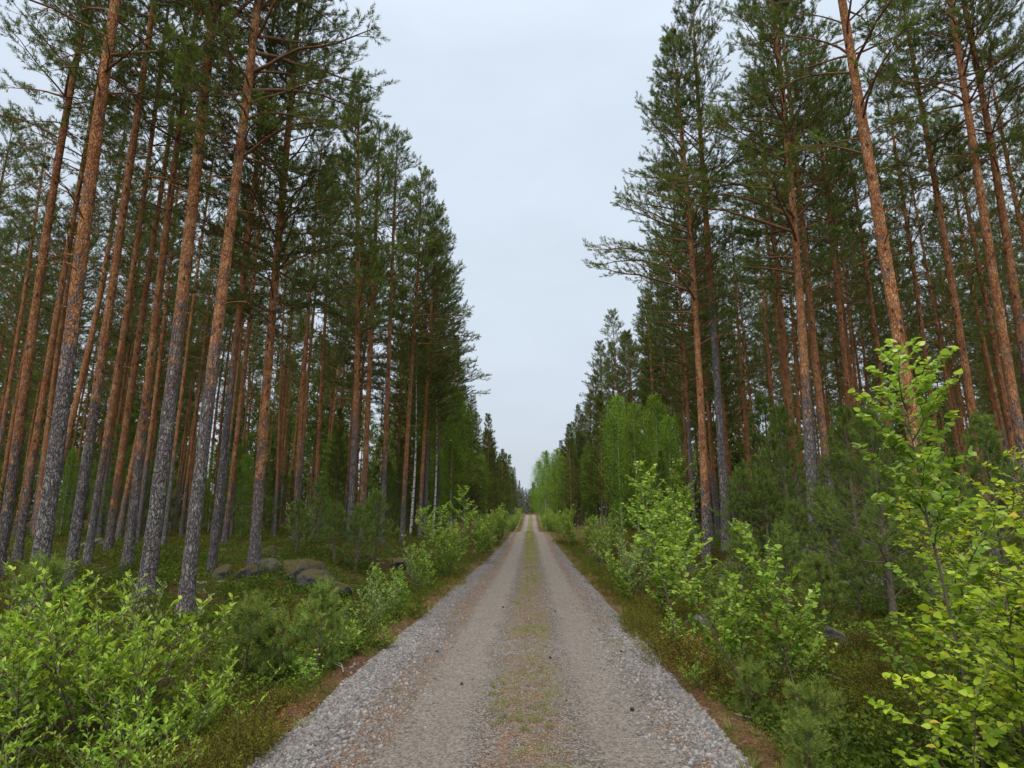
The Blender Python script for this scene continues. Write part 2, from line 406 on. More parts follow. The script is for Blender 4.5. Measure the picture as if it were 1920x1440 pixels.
def road_mat():
    m, nt = mat('gravel_road'); q = N(nt)
    p = q.n("ShaderNodeNewGeometry").outputs['Position']
    dx = q.n("ShaderNodeAttribute", attribute_name='dx').outputs['Fac']
    wob = q.math('MULTIPLY', q.math('SUBTRACT', q.noise(p, 1.6, 4, .6), .5), .42)
    x = q.math('ADD', dx, wob); ax = q.math('ABSOLUTE', x)
    f1 = q.noise(p, 55., 5, .75); n2 = q.noise(p, 2.2, 5, .65); n3 = q.noise(p, 9., 4, .65)
    grit = q.n("ShaderNodeTexVoronoi", {'Vector': p, 'Scale': 62.}).outputs['Color']
    gv = q.n("ShaderNodeSeparateColor", {0: grit}).outputs[0]
    track = q.ramp(q.math('ADD', q.math('MULTIPLY', f1, .5), q.math('MULTIPLY', gv, .5)), [(.24, (.105, .088, .072)), (.42, (.170, .146, .121)), (.58, (.225, .197, .168)), (.8, (.30, .268, .232))])
    track = q.mix(q.rng(n2, .35, .7, 0., .35), track, (.135, .110, .087))
    loose = q.ramp(gv, [(.0, (.035, .030, .026)), (.4, (.092, .078, .066)), (.7, (.165, .135, .110)), (1, (.30, .27, .235))])
    intrack = q.math('SUBTRACT', 1., q.rng(q.math('ABSOLUTE', q.math('SUBTRACT', ax, .80)), .22, .42))
    c = q.mix(intrack, loose, track)
    # fallen needles lie beside the wheel tracks, outside and in the middle
    lit = q.ramp(f1, [(.3, (.085, .045, .025)), (.52, (.21, .115, .060)), (.72, (.34, .215, .13))])
    band = q.math('SUBTRACT', 1., q.rng(q.math('ABSOLUTE', q.math('SUBTRACT', ax, 1.28)), .10, .26))
    edgeb = q.rng(q.math('ADD', q.n('ShaderNodeAttribute', attribute_name='e').outputs['Fac'], q.math('MULTIPLY', wob, .5)), .10, .30)
    c = q.mix(q.math('MULTIPLY', q.math('MAXIMUM', band, edgeb), q.rng(n3, .40, .60, 0., .75)), c, lit)
    mid = q.math('SUBTRACT', 1., q.rng(ax, .22, .44))
    c = q.mix(q.math('MULTIPLY', mid, q.rng(n3, .38, .58, 0., .7)), c, lit)
    mossc = q.ramp(f1, [(.3, (.06, .065, .02)), (.6, (.155, .155, .045)), (.8, (.25, .23, .08))])
    py = q.n("ShaderNodeSeparateXYZ", {0: p}).outputs[1]
    fary = q.rng(py, 10., 45., 0., .18)
    c = q.mix(q.math('MULTIPLY', mid, q.rng(q.math('ADD', n2, fary), .46, .60, 0., .85)), c, mossc)
    bp = q.n("ShaderNodeBump", {'Height': q.math('ADD', q.math('MULTIPLY', gv, .6), f1), 'Strength': 1.0, 'Distance': .02})
    q.out(q.n("ShaderNodeBsdfPrincipled", {'Base Color': c, 'Roughness': .95, 'Specular IOR Level': .1, 'Normal': bp.outputs[0]}).outputs[0])
    return m
M['road'] = road_mat()

# ------------------------------------------------------------------ ground and road
def graded(a, b, fine, n0, grow):
    out = [0.0]; s = fine
    while out[-1] < b: 
        out.append(out[-1] + s)
        if out[-1] > n0: s *= grow
    return np.array(out)
def grid_mesh(xs, ys, hf, attrf):
    X, Y = np.meshgrid(xs, ys, indexing='ij'); Z = hf(X, Y)
    nx, ny = X.shape
    i, j = np.meshgrid(np.arange(nx - 1), np.arange(ny - 1), indexing='ij')
    Fq = np.stack([i * ny + j, (i + 1) * ny + j, (i + 1) * ny + j + 1, i * ny + j + 1], -1).reshape(-1, 4)
    return np.stack([X, Y, Z], -1).reshape(-1, 3), Fq, attrf(X, Y)
gx = graded(0, 420, .13, 5, 1.045); gx = np.concatenate([-gx[:0:-1], gx])
gy = graded(0, 800, .14, 14, 1.016); gy = np.concatenate([-np.arange(1, 30)[::-1] * 1.2, gy])
def edge_attr(X, Y):
    dx = X - roadx(Y); e = np.where(dx < 0, -dx - edgeL(Y), dx - edgeR(Y))
    return ((1 - sstep(.2, .95, e + fbm(X * 1.7, Y * 1.7, 77) * .9)) * (1 - .8 * sstep(14, 40, Y))).ravel()
V, Fq, at_ = grid_mesh(gx, gy, ground, edge_attr)
me = mesh_np('ground', V, [Fq], {'edge': at_}, True); me.materials.append(M['ground'])
tag(link('ground', me), 'mossy forest floor with litter and heath on both sides', None, None, 'structure')

rx = np.linspace(-2.5, 2.2, 95)
ry = np.concatenate([np.arange(-12, 3, .5), graded(0, 300, .06, 12, 1.012) + 3])
X, Y = np.meshgrid(rx, ry, indexing='ij')
Xw = X + roadx(Y); Z = road_h(Xw, Y)
nx, ny = X.shape
i, j = np.meshgrid(np.arange(nx - 1), np.arange(ny - 1), indexing='ij')
Fq = np.stack([i * ny + j, (i + 1) * ny + j, (i + 1) * ny + j + 1, i * ny + j + 1], -1).reshape(-1, 4)
me = mesh_np('road', np.stack([Xw, Y, Z], -1).reshape(-1, 3), [Fq], {'dx': X.ravel(), 'e': np.where(X < 0, -X - edgeL(Y), X - edgeR(Y)).ravel()}, True); me.materials.append(M['road'])
tag(link('road', me), 'straight gravel forest road with two wheel tracks', None, None, 'structure')

# ------------------------------------------------------------------ templates
def ico():
    t = (1 + 5 ** .5) / 2
    v = np.array([(-1, t, 0), (1, t, 0), (-1, -t, 0), (1, -t, 0), (0, -1, t), (0, 1, t), (0, -1, -t), (0, 1, -t), (t, 0, -1), (t, 0, 1), (-t, 0, -1), (-t, 0, 1)], float)
    f = np.array([(0, 11, 5), (0, 5, 1), (0, 1, 7), (0, 7, 10), (0, 10, 11), (1, 5, 9), (5, 11, 4), (11, 10, 2), (10, 7, 6), (7, 1, 8), (3, 9, 4), (3, 4, 2), (3, 2, 6), (3, 6, 8), (3, 8, 9), (4, 9, 5), (2, 4, 11), (6, 2, 10), (8, 6, 7), (9, 8, 1)])
    return nrm(v), f
def subdiv(v, f):
    v = list(map(tuple, v)); cache = {}; nf = []
    def md(a, b):
        k = (min(a, b), max(a, b))
        if k not in cache:
            p = np.array(v[a]) + np.array(v[b]); p = p / np.linalg.norm(p); v.append(tuple(p)); cache[k] = len(v) - 1
        return cache[k]
    for a, b, c in f:
        ab, bc, ca = md(a, b), md(b, c), md(c, a); nf += [(a, ab, ca), (b, bc, ab), (c, ca, bc), (ab, bc, ca)]
    return np.array(v), np.array(nf)

def tuft_template(n, seed, open_=.75, nl=.5, wd=.085, sh=1.0):
    """a needle shoot of unit length along +z"""
    r = np.random.default_rng(seed); v = []; f = []
    for k in range(n):
        z = sh * (k + r.random() * .8) / n * .85; a = k * 2.4 + r.random() * .6
        o = open_ * (1.15 - .5 * z) * r.uniform(.8, 1.15)
        d = np.array([math.cos(a) * math.sin(o), math.sin(a) * math.sin(o), math.cos(o)])
        s = nrm(np.cross(d, r.normal(size=3))); b = np.array([0, 0, z]); L = nl * r.uniform(.8, 1.15)
        i = len(v); v += [b - s * wd * .5 + d * .03, b + s * wd * .5 + d * .03, b + d * L]; f.append((i, i + 1, i + 2))
    return np.array(v), np.array(f)
TUFT = tuft_template(17, 1, .8, .48, .09)
TUFT_Y = tuft_template(26, 2, .8, .42, .075)
TUFT_S = tuft_template(12, 3, 1.0, .30, .11)
TUFT_F = tuft_template(7, 4, .95, .75, .30)

def leaf_template(w, fold=.12, tip=.12, shape=.38):
    """leaf lying along +z, faces +y, unit length, with a short stalk"""
    s = .12
    v = np.array([(0, 0, s), (0, -.02, s + .44), (0, -tip, s + .9), (-w * .78, fold, s + shape * .45), (-w, fold, s + shape), (-w * .55, fold * .3, s + .68), (w * .78, fold, s + shape * .45), (w, fold, s + shape), (w * .55, fold * .3, s + .68), (-.012, 0, 0), (.012, 0, 0)])
    f = np.array([(0, 1, 3), (3, 1, 4), (4, 1, 5), (5, 1, 2), (0, 6, 1), (6, 7, 1), (7, 8, 1), (8, 2, 1), (9, 10, 0)])
    return v, f
LEAF_BIRCH = leaf_template(.40, .09, .10, .30)
LEAF_ROUND = leaf_template(.46, .07, .08, .36)
LEAF_WILLOW = leaf_template(.21, .08, .14, .42)
def small_leaf(w):
    v = np.array([(0, 0, 0), (-w, .05, .5), (0, -.06, 1), (w, .05, .5)], float); f = np.array([(0, 3, 2, 1)]); return v, f
LEAF_SM = small_leaf(.36); LEAF_SMW = small_leaf(.2)

def dirv(az, el): return np.array([math.cos(az) * math.cos(el), math.sin(az) * math.cos(el), math.sin(el)])
def grow(p, az, e0, e1, L, n, r, wob=.25):
    P = [np.array(p, float)]; a = az
    for k in range(n - 1):
        s = k / (n - 2) if n > 2 else 0
        e = e0 + (e1 - e0) * s + r.normal() * wob * .5; a += r.normal() * wob
        P.append(P[-1] + dirv(a, e) * L / (n - 1))
    return np.array(P), a

H0 = 19.0
def conifer(seed, H=H0, cb=9.5, Lmax=2.4, R=.15, dens=1.0, step=.42, per=(3, 5), e_low=(.15, .35), e_top=(.7, 1.0), prof=.75, tuft=None, tl=.17, needle='needle', bark='bark',
            limb='limb', skip=.22, sec=9, tps=6, dead=14, sway=.12, side=None, droop=0., sides=12, lowlimbs=4, fmul=1.0, name='pine', twig_r=.006):
    r = np.random.default_rng(seed); TV, TF = tuft or TUFT
    s1, s2, ph = r.normal() * sway, r.normal() * sway, r.random() * 6
    def axis(z):
        t = z / H; return np.array([s1 * math.sin(t * 3.1 + ph) - s1 * math.sin(ph) , s2 * math.sin(t * 4.2 + ph * 1.7) - s2 * math.sin(ph * 1.7), z])
    def rad(z): return R * (.86 * (1 - z / H) ** .38 * min(1., (H - z) / 2.5 + .12) + .14 * math.exp(-z / 2.2)) * (1 + .45 * math.exp(-z / .24)) + .006
    # trunk
    mb = MB(); zs = np.concatenate([[-.35, -.1, .05, .15, .3, .5], np.linspace(.8, H - .05, 44)])
    P = np.array([axis(max(z, 0)) * [1, 1, 0] + [0, 0, z] for z in zs])
    Rr = np.array([rad(max(z, 0)) for z in zs]) * (1 + r.normal(size=len(zs)) * .018)
    tubes(mb, P[None], Rr[None], sides, ref=(1, .02, .01))
    for k in range(dead):                                   # stubs and dead twigs on the bare part
        z = r.uniform(1.5, cb + 1.0); a = r.random() * 2 * PI; L = r.choice([.06, .1, .18, .35, .8], p=[.3, .3, .2, .12, .08])
        p, _ = grow(axis(z) + dirv(a, 0) * rad(z) * .8, a, r.uniform(-.2, .5), r.uniform(-.4, .4), L, 4, r, .15)
        tubes(mb, p[None], np.array([[.018, .014, .011, .004]]) * (1 if L < .3 else .8), 5)
    for k in range(lowlimbs):                               # bare dead limbs below the crown
        z = r.uniform(cb * .62, cb * 1.05); a = r.random() * 2 * PI; L = r.uniform(.7, 1.9)
        p, a = grow(axis(z), a, r.uniform(.1, .5), r.uniform(-.7, .1), L, 8, r, .16)
        tubes(mb, p[None], (np.linspace(1, .2, 8) * .012 * (1 + L * .4))[None], 5)
        for q in range(4):
            pp = p[3 + q]; p2, _ = grow(pp, a + r.choice([-1, 1]) * r.uniform(.4, 1), r.uniform(-.4, .5), r.uniform(-.4, .6), r.uniform(.2, .6), 4, r, .2)
            tubes(mb, p2[None], (np.array([1, .8, .6, .3]) * .006)[None], 3)
    trunk = mb.mesh('trunk', M[bark], True)
    # living branches
    br, brr, tw, twr, tp, td, ts = [], [], [], [], [], [], []
    z = cb
    while z < H - .15:
        t = (z - cb) / (H - cb)
        n = r.integers(per[0], per[1] + 1); a0 = r.random() * 2 * PI
        for k in range(n):
            if r.random() < skip * (1.4 - t): continue
            a = a0 + k * 2 * PI / n + r.normal() * .3
            L = Lmax * ((1 - t) ** prof * .93 + .09) * r.uniform(.6, 1.12) * min(1, .62 + t * 2.5)
            if side is not None: L *= 1 + .35 * math.cos(a - side) * (1 - t)
            e0 = e_low[0] + (e_top[0] - e_low[0]) * t + r.normal() * .14
            e1 = e_low[1] + (e_top[1] - e_low[1]) * t + r.normal() * .12
            nseg = 8
            p, af = grow(axis(z), a, e0, e1, L, nseg, r, .13)
            if droop: p[:, 2] -= droop * L * (np.linspace(0, 1, nseg) ** 1.6) * (1 - t)
            rb = max(.007, .016 * L * (1.0 - .3 * t))
            br.append(p); brr.append(np.linspace(1, .22, nseg) * rb)
            ns = max(3, int(sec * (.45 + .55 * L / Lmax) * dens))
            for q in range(ns):
                s = .28 + .72 * (q + r.random() * .7) / ns
                s = min(s, .995); fi = s * (nseg - 1); i0 = int(fi); pp = p[i0] + (p[min(i0 + 1, nseg - 1)] - p[i0]) * (fi - i0)
                dd = p[min(i0 + 1, nseg - 1)] - p[i0 if i0 < nseg - 1 else i0 - 1]; da = math.atan2(dd[1], dd[0])
                sg = 1 if q % 2 else -1
                L2 = (.22 + .30 * L * (1 - .62 * s)) * r.uniform(.7, 1.2) * (.75 if t > .8 else 1)
                e2 = e1 * .5 + r.uniform(-.15, .45) + .2 * t
                p2, a2 = grow(pp, da + sg * r.uniform(.35, 1.0), e2 - droop * .6, e2 + .25 - droop * .9, L2, 4, r, .2)
                tw.append(p2); twr.append(np.array([1, .8, .6, .35]) * twig_r * (1 + L2))
                nt_ = max(2, int(tps * L2 / .6 + .5 * r.random()))
                for h in range(nt_):
                    u = .22 + .78 * (h + .5 * r.random()) / nt_ if h < nt_ - 1 else 1.0
                    fi2 = min(u * 3, 2.999); i2 = int(fi2); pt = p2[i2] + (p2[i2 + 1] - p2[i2]) * (fi2 - i2)
                    d2 = nrm(p2[i2 + 1] - p2[i2]) + np.array([0, 0, .35 - droop]) + r.normal(size=3) * .45
                    d2 = nrm(d2); S = tl * r.uniform(.7, 1.2)
                    if h < nt_ - 1: pt = pt + d2 * S * .25
                    tp.append(pt); td.append(d2); ts.append(S)
            for h in range(3):
                tp.append(p[-1]); td.append(nrm(p[-1] - p[-2]) + r.normal(size=3) * .3 + [0, 0, .2]); ts.append(tl * r.uniform(.9, 1.3))
        z += step * r.uniform(.75, 1.3) * (1 - .45 * t)
    top = axis(H - .05)
    for h in range(6): tp.append(top + [0, 0, -.08 * h]); td.append(np.array([r.normal() * .25, r.normal() * .25, 1.0])); ts.append(tl * 1.3)
    mb = MB()
    tubes(mb, np.array(br), np.array(brr), 5); tubes(mb, np.array(tw), np.array(twr), 3)
    limbs = mb.mesh('branches', M[limb], True)
    tp, td, ts = np.array(tp), np.array(td), np.array(ts)
    mb = MB()
    # tufts of one shoot group share a tone, clumps drift lighter and darker
    rr = np.clip(.5 + r.normal(size=len(tp)) * .2 + .5 * (vnoise(tp[:, 0] * 1.2 + tp[:, 2] * .7, tp[:, 1] * 1.2 + tp[:, 2] * .9, seed) - .5), 0, 1)
    if fmul < 1:
        kk = r.random(len(tp)) < fmul; tp, td, ts, rr = tp[kk], td[kk], ts[kk], rr[kk]
    stamp(mb, tp, td, ts, TV, TF, r, rr)
    crown = mb.mesh('crown', M[needle])
    print(name, seed, 'tufts', len(tp), 'tris', len(tp) * len(TF))
    return dict(trunk=trunk, branches=limbs, crown=crown, H=H, R=R, axis=axis, rad=rad)

def place(root_name, T, x, y, height, dia=None, rz=0., lean=(0., 0.), split=None, label=None, cat='pine tree', group=None, sink=.03):
    """one tree: an Empty at its foot with trunk, branches and crown as parts (mesh data shared between copies)"""
    z = float(ground(x, y)) - sink
    o = empty(root_name, (x, y, z)); s = height / T['H']
    o.rotation_euler = (lean[1], lean[0], rz) if False else (0, 0, 0)
    Mx = Matrix.Translation((x, y, z)) @ Euler((lean[1], lean[0], 0)).to_matrix().to_4x4() @ Matrix.Rotation(rz, 4, 'Z') @ Matrix.Scale(s, 4)
    o.matrix_world = Mx
    k = (dia / 2) / (T['R'] * s) if dia else 1.0
    t = link('trunk', T['trunk'], o); t.scale = (k, k, 1)
    t['bark_split'] = (float(split if split is not None else 3.0) + .5) / s
    link('branches', T['branches'], o); link('crown', T['crown'], o)
    tag(o, label, cat, group)
    return o, t

print('building templates')
TALL = [conifer(101 + k, cb=c, Lmax=l, R=.15, prof=.60, sec=10, tps=7, skip=.26, e_low=(.38, -.12), e_top=(.6, .95)) for k, (c, l) in enumerate([(9.6, 2.5), (10.4, 2.1), (9.0, 2.6), (11.0, 2.2), (10.0, 2.4)])]
EDGE = [conifer(201 + k, cb=c, Lmax=l, R=.15, prof=.70, sec=11, tps=8, skip=.12, step=.40, e_low=(.32, -.10), e_top=(.65, 1.0), side=sd) for k, (c, l, sd) in enumerate([(7.6, 2.9, 0.), (8.6, 2.6, 0.), (6.4, 2.7, None)])]
CONE = [conifer(301 + k, cb=c, Lmax=l, R=.15, prof=.85, sec=12, tps=8, skip=.08, step=.40, e_low=(.1, .40), e_top=(.8, 1.15)) for k, (c, l) in enumerate([(8.0, 2.3), (6.0, 2.5)])]
THIN = [conifer(401 + k, cb=c, Lmax=l, R=.13, prof=.62, sec=8, tps=6, skip=.26, e_low=(.35, -.1), dead=18, sides=9, lowlimbs=5) for k, (c, l) in enumerate([(8.8, 2.0), (9.6, 1.9), (8.2, 1.9)])]
YOUNG = [conifer(501 + k, H=14., cb=c, Lmax=l, R=.11, prof=.75, sec=13, tps=8, skip=.05, step=.40, e_low=(.05, .35), e_top=(.8, 1.1), dead=8, sides=9) for k, (c, l) in enumerate([(2.2, 2.3), (3.4, 2.0), (1.2, 2.1)])]
SPRUCE = [conifer(601 + k, H=14., cb=.7, Lmax=l, R=.11, prof=.95, sec=13, tps=10, skip=.04, step=.34, per=(4, 6), e_low=(-.1, .1), e_top=(.3, .7), droop=.28, tuft=TUFT_S, tl=.15, needle='needle_spruce', bark='limb_grey', dead=3, sides=8, lowlimbs=0, sway=.04) for k, l in enumerate([1.9, 1.6])]
SAPL = [conifer(701 + k, H=h, cb=.12 * h, Lmax=l, R=.022 * h ** .8, prof=.9, sec=6, tps=7, skip=.05, step=.28, per=(4, 6), e_low=(.1, .4), e_top=(.8, 1.2), tuft=TUFT_Y, tl=.145, needle='needle_young', bark='twig', limb='twig', dead=0, sides=7, lowlimbs=0, sway=.05, twig_r=.004) for k, (h, l) in enumerate([(1.3, .42), (2.6, .95), (4.0, 1.35), (1.0, .34)])]

# ------------------------------------------------------------------ broadleaved trees and saplings
def birch(seed, H=12., Rc=1.6, cb=2.0, nleaf=9000, lsz=.075, R=.07):
    r = np.random.default_rng(seed)
    mb = MB(); zs = np.linspace(-.2, H, 30); sw = r.normal(size=2) * .15
    ax = lambda z: np.array([sw[0] * math.sin(z * .4), sw[1] * math.sin(z * .3 + 1) - sw[1] * math.sin(1), z])
    tubes(mb, np.array([[ax(z) for z in zs]]), (R * (1 - np.clip(zs, 0, H) / H) ** .8 + .006)[None], 8, ref=(1, 0, .01))
    trunk = mb.mesh('trunk', M['birch_bark'], True)
    br, rr, P, D = [], [], [], []
    nb = 64
    for k in range(nb):
        t = k / nb; z = cb + (H - cb) * t ** .95; a = k * 2.4 + r.random()
        L = Rc * (math.sin(PI * min(1, (.10 + t * .92))) ** .7 * .9 + .12) * r.uniform(.75, 1.2)
        p, a = grow(ax(z), a, .9, .1 - .5 * (1 - t), L * 1.15, 7, r, .12)
        br.append(p); rr.append(np.linspace(1, .2, 7) * .014 * (.5 + L / Rc))
        m = int(nleaf / nb * (.4 + L / Rc * .7))
        s = r.random(m) ** .6 * 5.99; i = s.astype(int); f = (s - i)[:, None]
        pt = p[i] * (1 - f) + p[i + 1] * f
        off = r.normal(size=(m, 3)) * .17 * L / Rc * 1.6; off[:, 2] -= np.abs(r.normal(size=m)) * .22
        P.append(pt + off); D.append(r.normal(size=(m, 3)) * .7 + [0, 0, -.6])
    mb = MB(); tubes(mb, np.array(br), np.array(rr), 4); limbs = mb.mesh('branches', M['twig'], True)
    P = np.concatenate(P); D = np.concatenate(D); mb = MB()
    rr = np.clip(.5 + r.normal(size=len(P)) * .2 + .7 * (vnoise(P[:, 0] * 1.6 + P[:, 2], P[:, 1] * 1.6 + P[:, 2], seed) - .5), 0, 1)
    stamp(mb, P, D, lsz * r.uniform(.7, 1.2, len(P)), *LEAF_SM, r, rr)
    return dict(trunk=trunk, branches=limbs, crown=mb.mesh('crown', M['birch_leaf']), H=H, R=R)
BIRCH = [birch(801, 12., 2.2, 1.6, 26000, .085), birch(802, 10., 1.5, 1.2, 18000, .085), birch(803, 9., 1.25, .6, 14000, .08), birch(804, 10., 1.1, 4.5, 2600, .07, .06)]

def sapling(seed, H=2., stems=1, spread=.5, nbr=14, blen=.5, leaf='B', lsz=.05, lmat='sap_leaf', lpb=16, R=.012, clump=False, stem_el=1.35, low=.15, up=.3, taper=.6, twigs=2):
    """a leafy sapling or bush: stems, side shoots and separate leaves set along the shoots"""
    r = np.random.default_rng(seed); TV, TF = dict(B=LEAF_BIRCH, R=LEAF_ROUND, W=LEAF_WILLOW, s=LEAF_SM, w=LEAF_SMW)[leaf]
    st, sr, br, brr, P, D, Up = [], [], [], [], [], [], []
    def leaves(p, n, s0=.15, size=1.):
        k = len(p); s0 = .42 if leaf == 'W' else s0; s = (s0 + (1 - s0) * (np.arange(n) + r.random(n) * .6) / n) * (k - 1.001); i = np.clip(s.astype(int), 0, k - 2); f = (s - i)[:, None]
        pt = p[i] * (1 - f) + p[i + 1] * f; dd = nrm(p[i + 1] - p[i])
        sg = np.where(np.arange(n) % 2, 1., -1.)[:, None]
        sd = nrm(np.cross(dd, [0.02, 0.03, 1.0])) * sg
        d = nrm(dd * .55 + sd * r.uniform(.4, 1.0, (n, 1)) + r.normal(size=(n, 3)) * .25 + [0, 0, .45 if leaf in 'Ww' else -.12])
        P.append(pt); D.append(d)
        Up.append(np.array([0, 0, 1.]) + r.normal(size=(n, 3)) * .45)
    for k in range(stems):
        a = r.random() * 2 * PI if stems > 1 else r.random() * 6
        el = stem_el - (abs(r.normal()) * .18 if stems > 1 else 0)
        h = H * (r.uniform(.62, 1.05) if stems > 1 else 1.)
        n = 10; b = np.array([r.normal() * .09, r.normal() * .09, -.05]) if stems > 1 else np.array([0, 0, -.05])
        p, _ = grow(b, a, el - spread * .25, el + spread * .1, h / math.sin(el), n, r, .09)
        st.append(p); sr.append(np.linspace(1, .2, n) * R * (h / H))
        for q in range(nbr):
            s = low + (1 - low) * (q + r.random() * .6) / nbr
            fi = min(s * (n - 1), n - 1.01); i = int(fi); pp = p[i] + (p[i + 1] - p[i]) * (fi - i)
            L = blen * ((1 - s) * taper + (1 - taper) + .1) * r.uniform(.6, 1.2)
            if s < .25: L *= .7
            p2, a2 = grow(pp, q * 2.4 + r.random() + a, up + r.uniform(0, .5), up + .25, L, 6, r, .14)
            br.append(p2); brr.append(np.linspace(1, .3, 6) * R * .42)
            leaves(p2, max(3, int(lpb * L / blen)))
            for t_ in range(twigs):
                j = r.integers(1, 5); p3, _ = grow(p2[j], a2 + r.choice([-1, 1]) * r.uniform(.4, .9), up + r.uniform(-.1, .5), up + .2, L * .45, 6, r, .14)
                br.append(p3); brr.append(np.linspace(1, .3, 6) * R * .25)
                leaves(p3, max(3, int(lpb * .5 * L / blen)))
        leaves(p[n // 2:], 8)
    mb = MB(); tubes(mb, np.array(st), np.array(sr), 7, ref=(1, .1, .02)); stem = mb.mesh('stem', M['twig'], True)
    mb = MB(); tubes(mb, np.array(br), np.array(brr), 4); twm = mb.mesh('branches', M['twig'], True)
    P = np.concatenate(P); D = np.concatenate(D); Up = np.concatenate(Up)
    mb = MB(); rr = np.clip(.42 + r.normal(size=len(P)) * .24 + .25 * (P[:, 2] / H - .4), 0, 1)
    stamp(mb, P, D, lsz * r.uniform(.4, 1.25, len(P)), TV, TF, r, rr, up=Up)
    return dict(stem=stem, branches=twm, leaves=mb.mesh('leaves', M[lmat], leaf in 'BRW'), H=H)

def place_sap(name, T, x, y, height, rz=0., label=None, cat='sapling', group=None, lean=(0, 0), sink=.02):
    z = float(ground(x, y)) - sink; o = empty(name, (x, y, z)); s = height / T['H']
    o.matrix_world = Matrix.Translation((x, y, z)) @ Euler((lean[1], lean[0], 0)).to_matrix().to_4x4() @ Matrix.Rotation(rz, 4, 'Z') @ Matrix.Scale(s, 4)
    link('stem', T['stem'], o); link('branches', T['branches'], o); link('leaves', T['leaves'], o)
    return tag(o, label, cat, group)

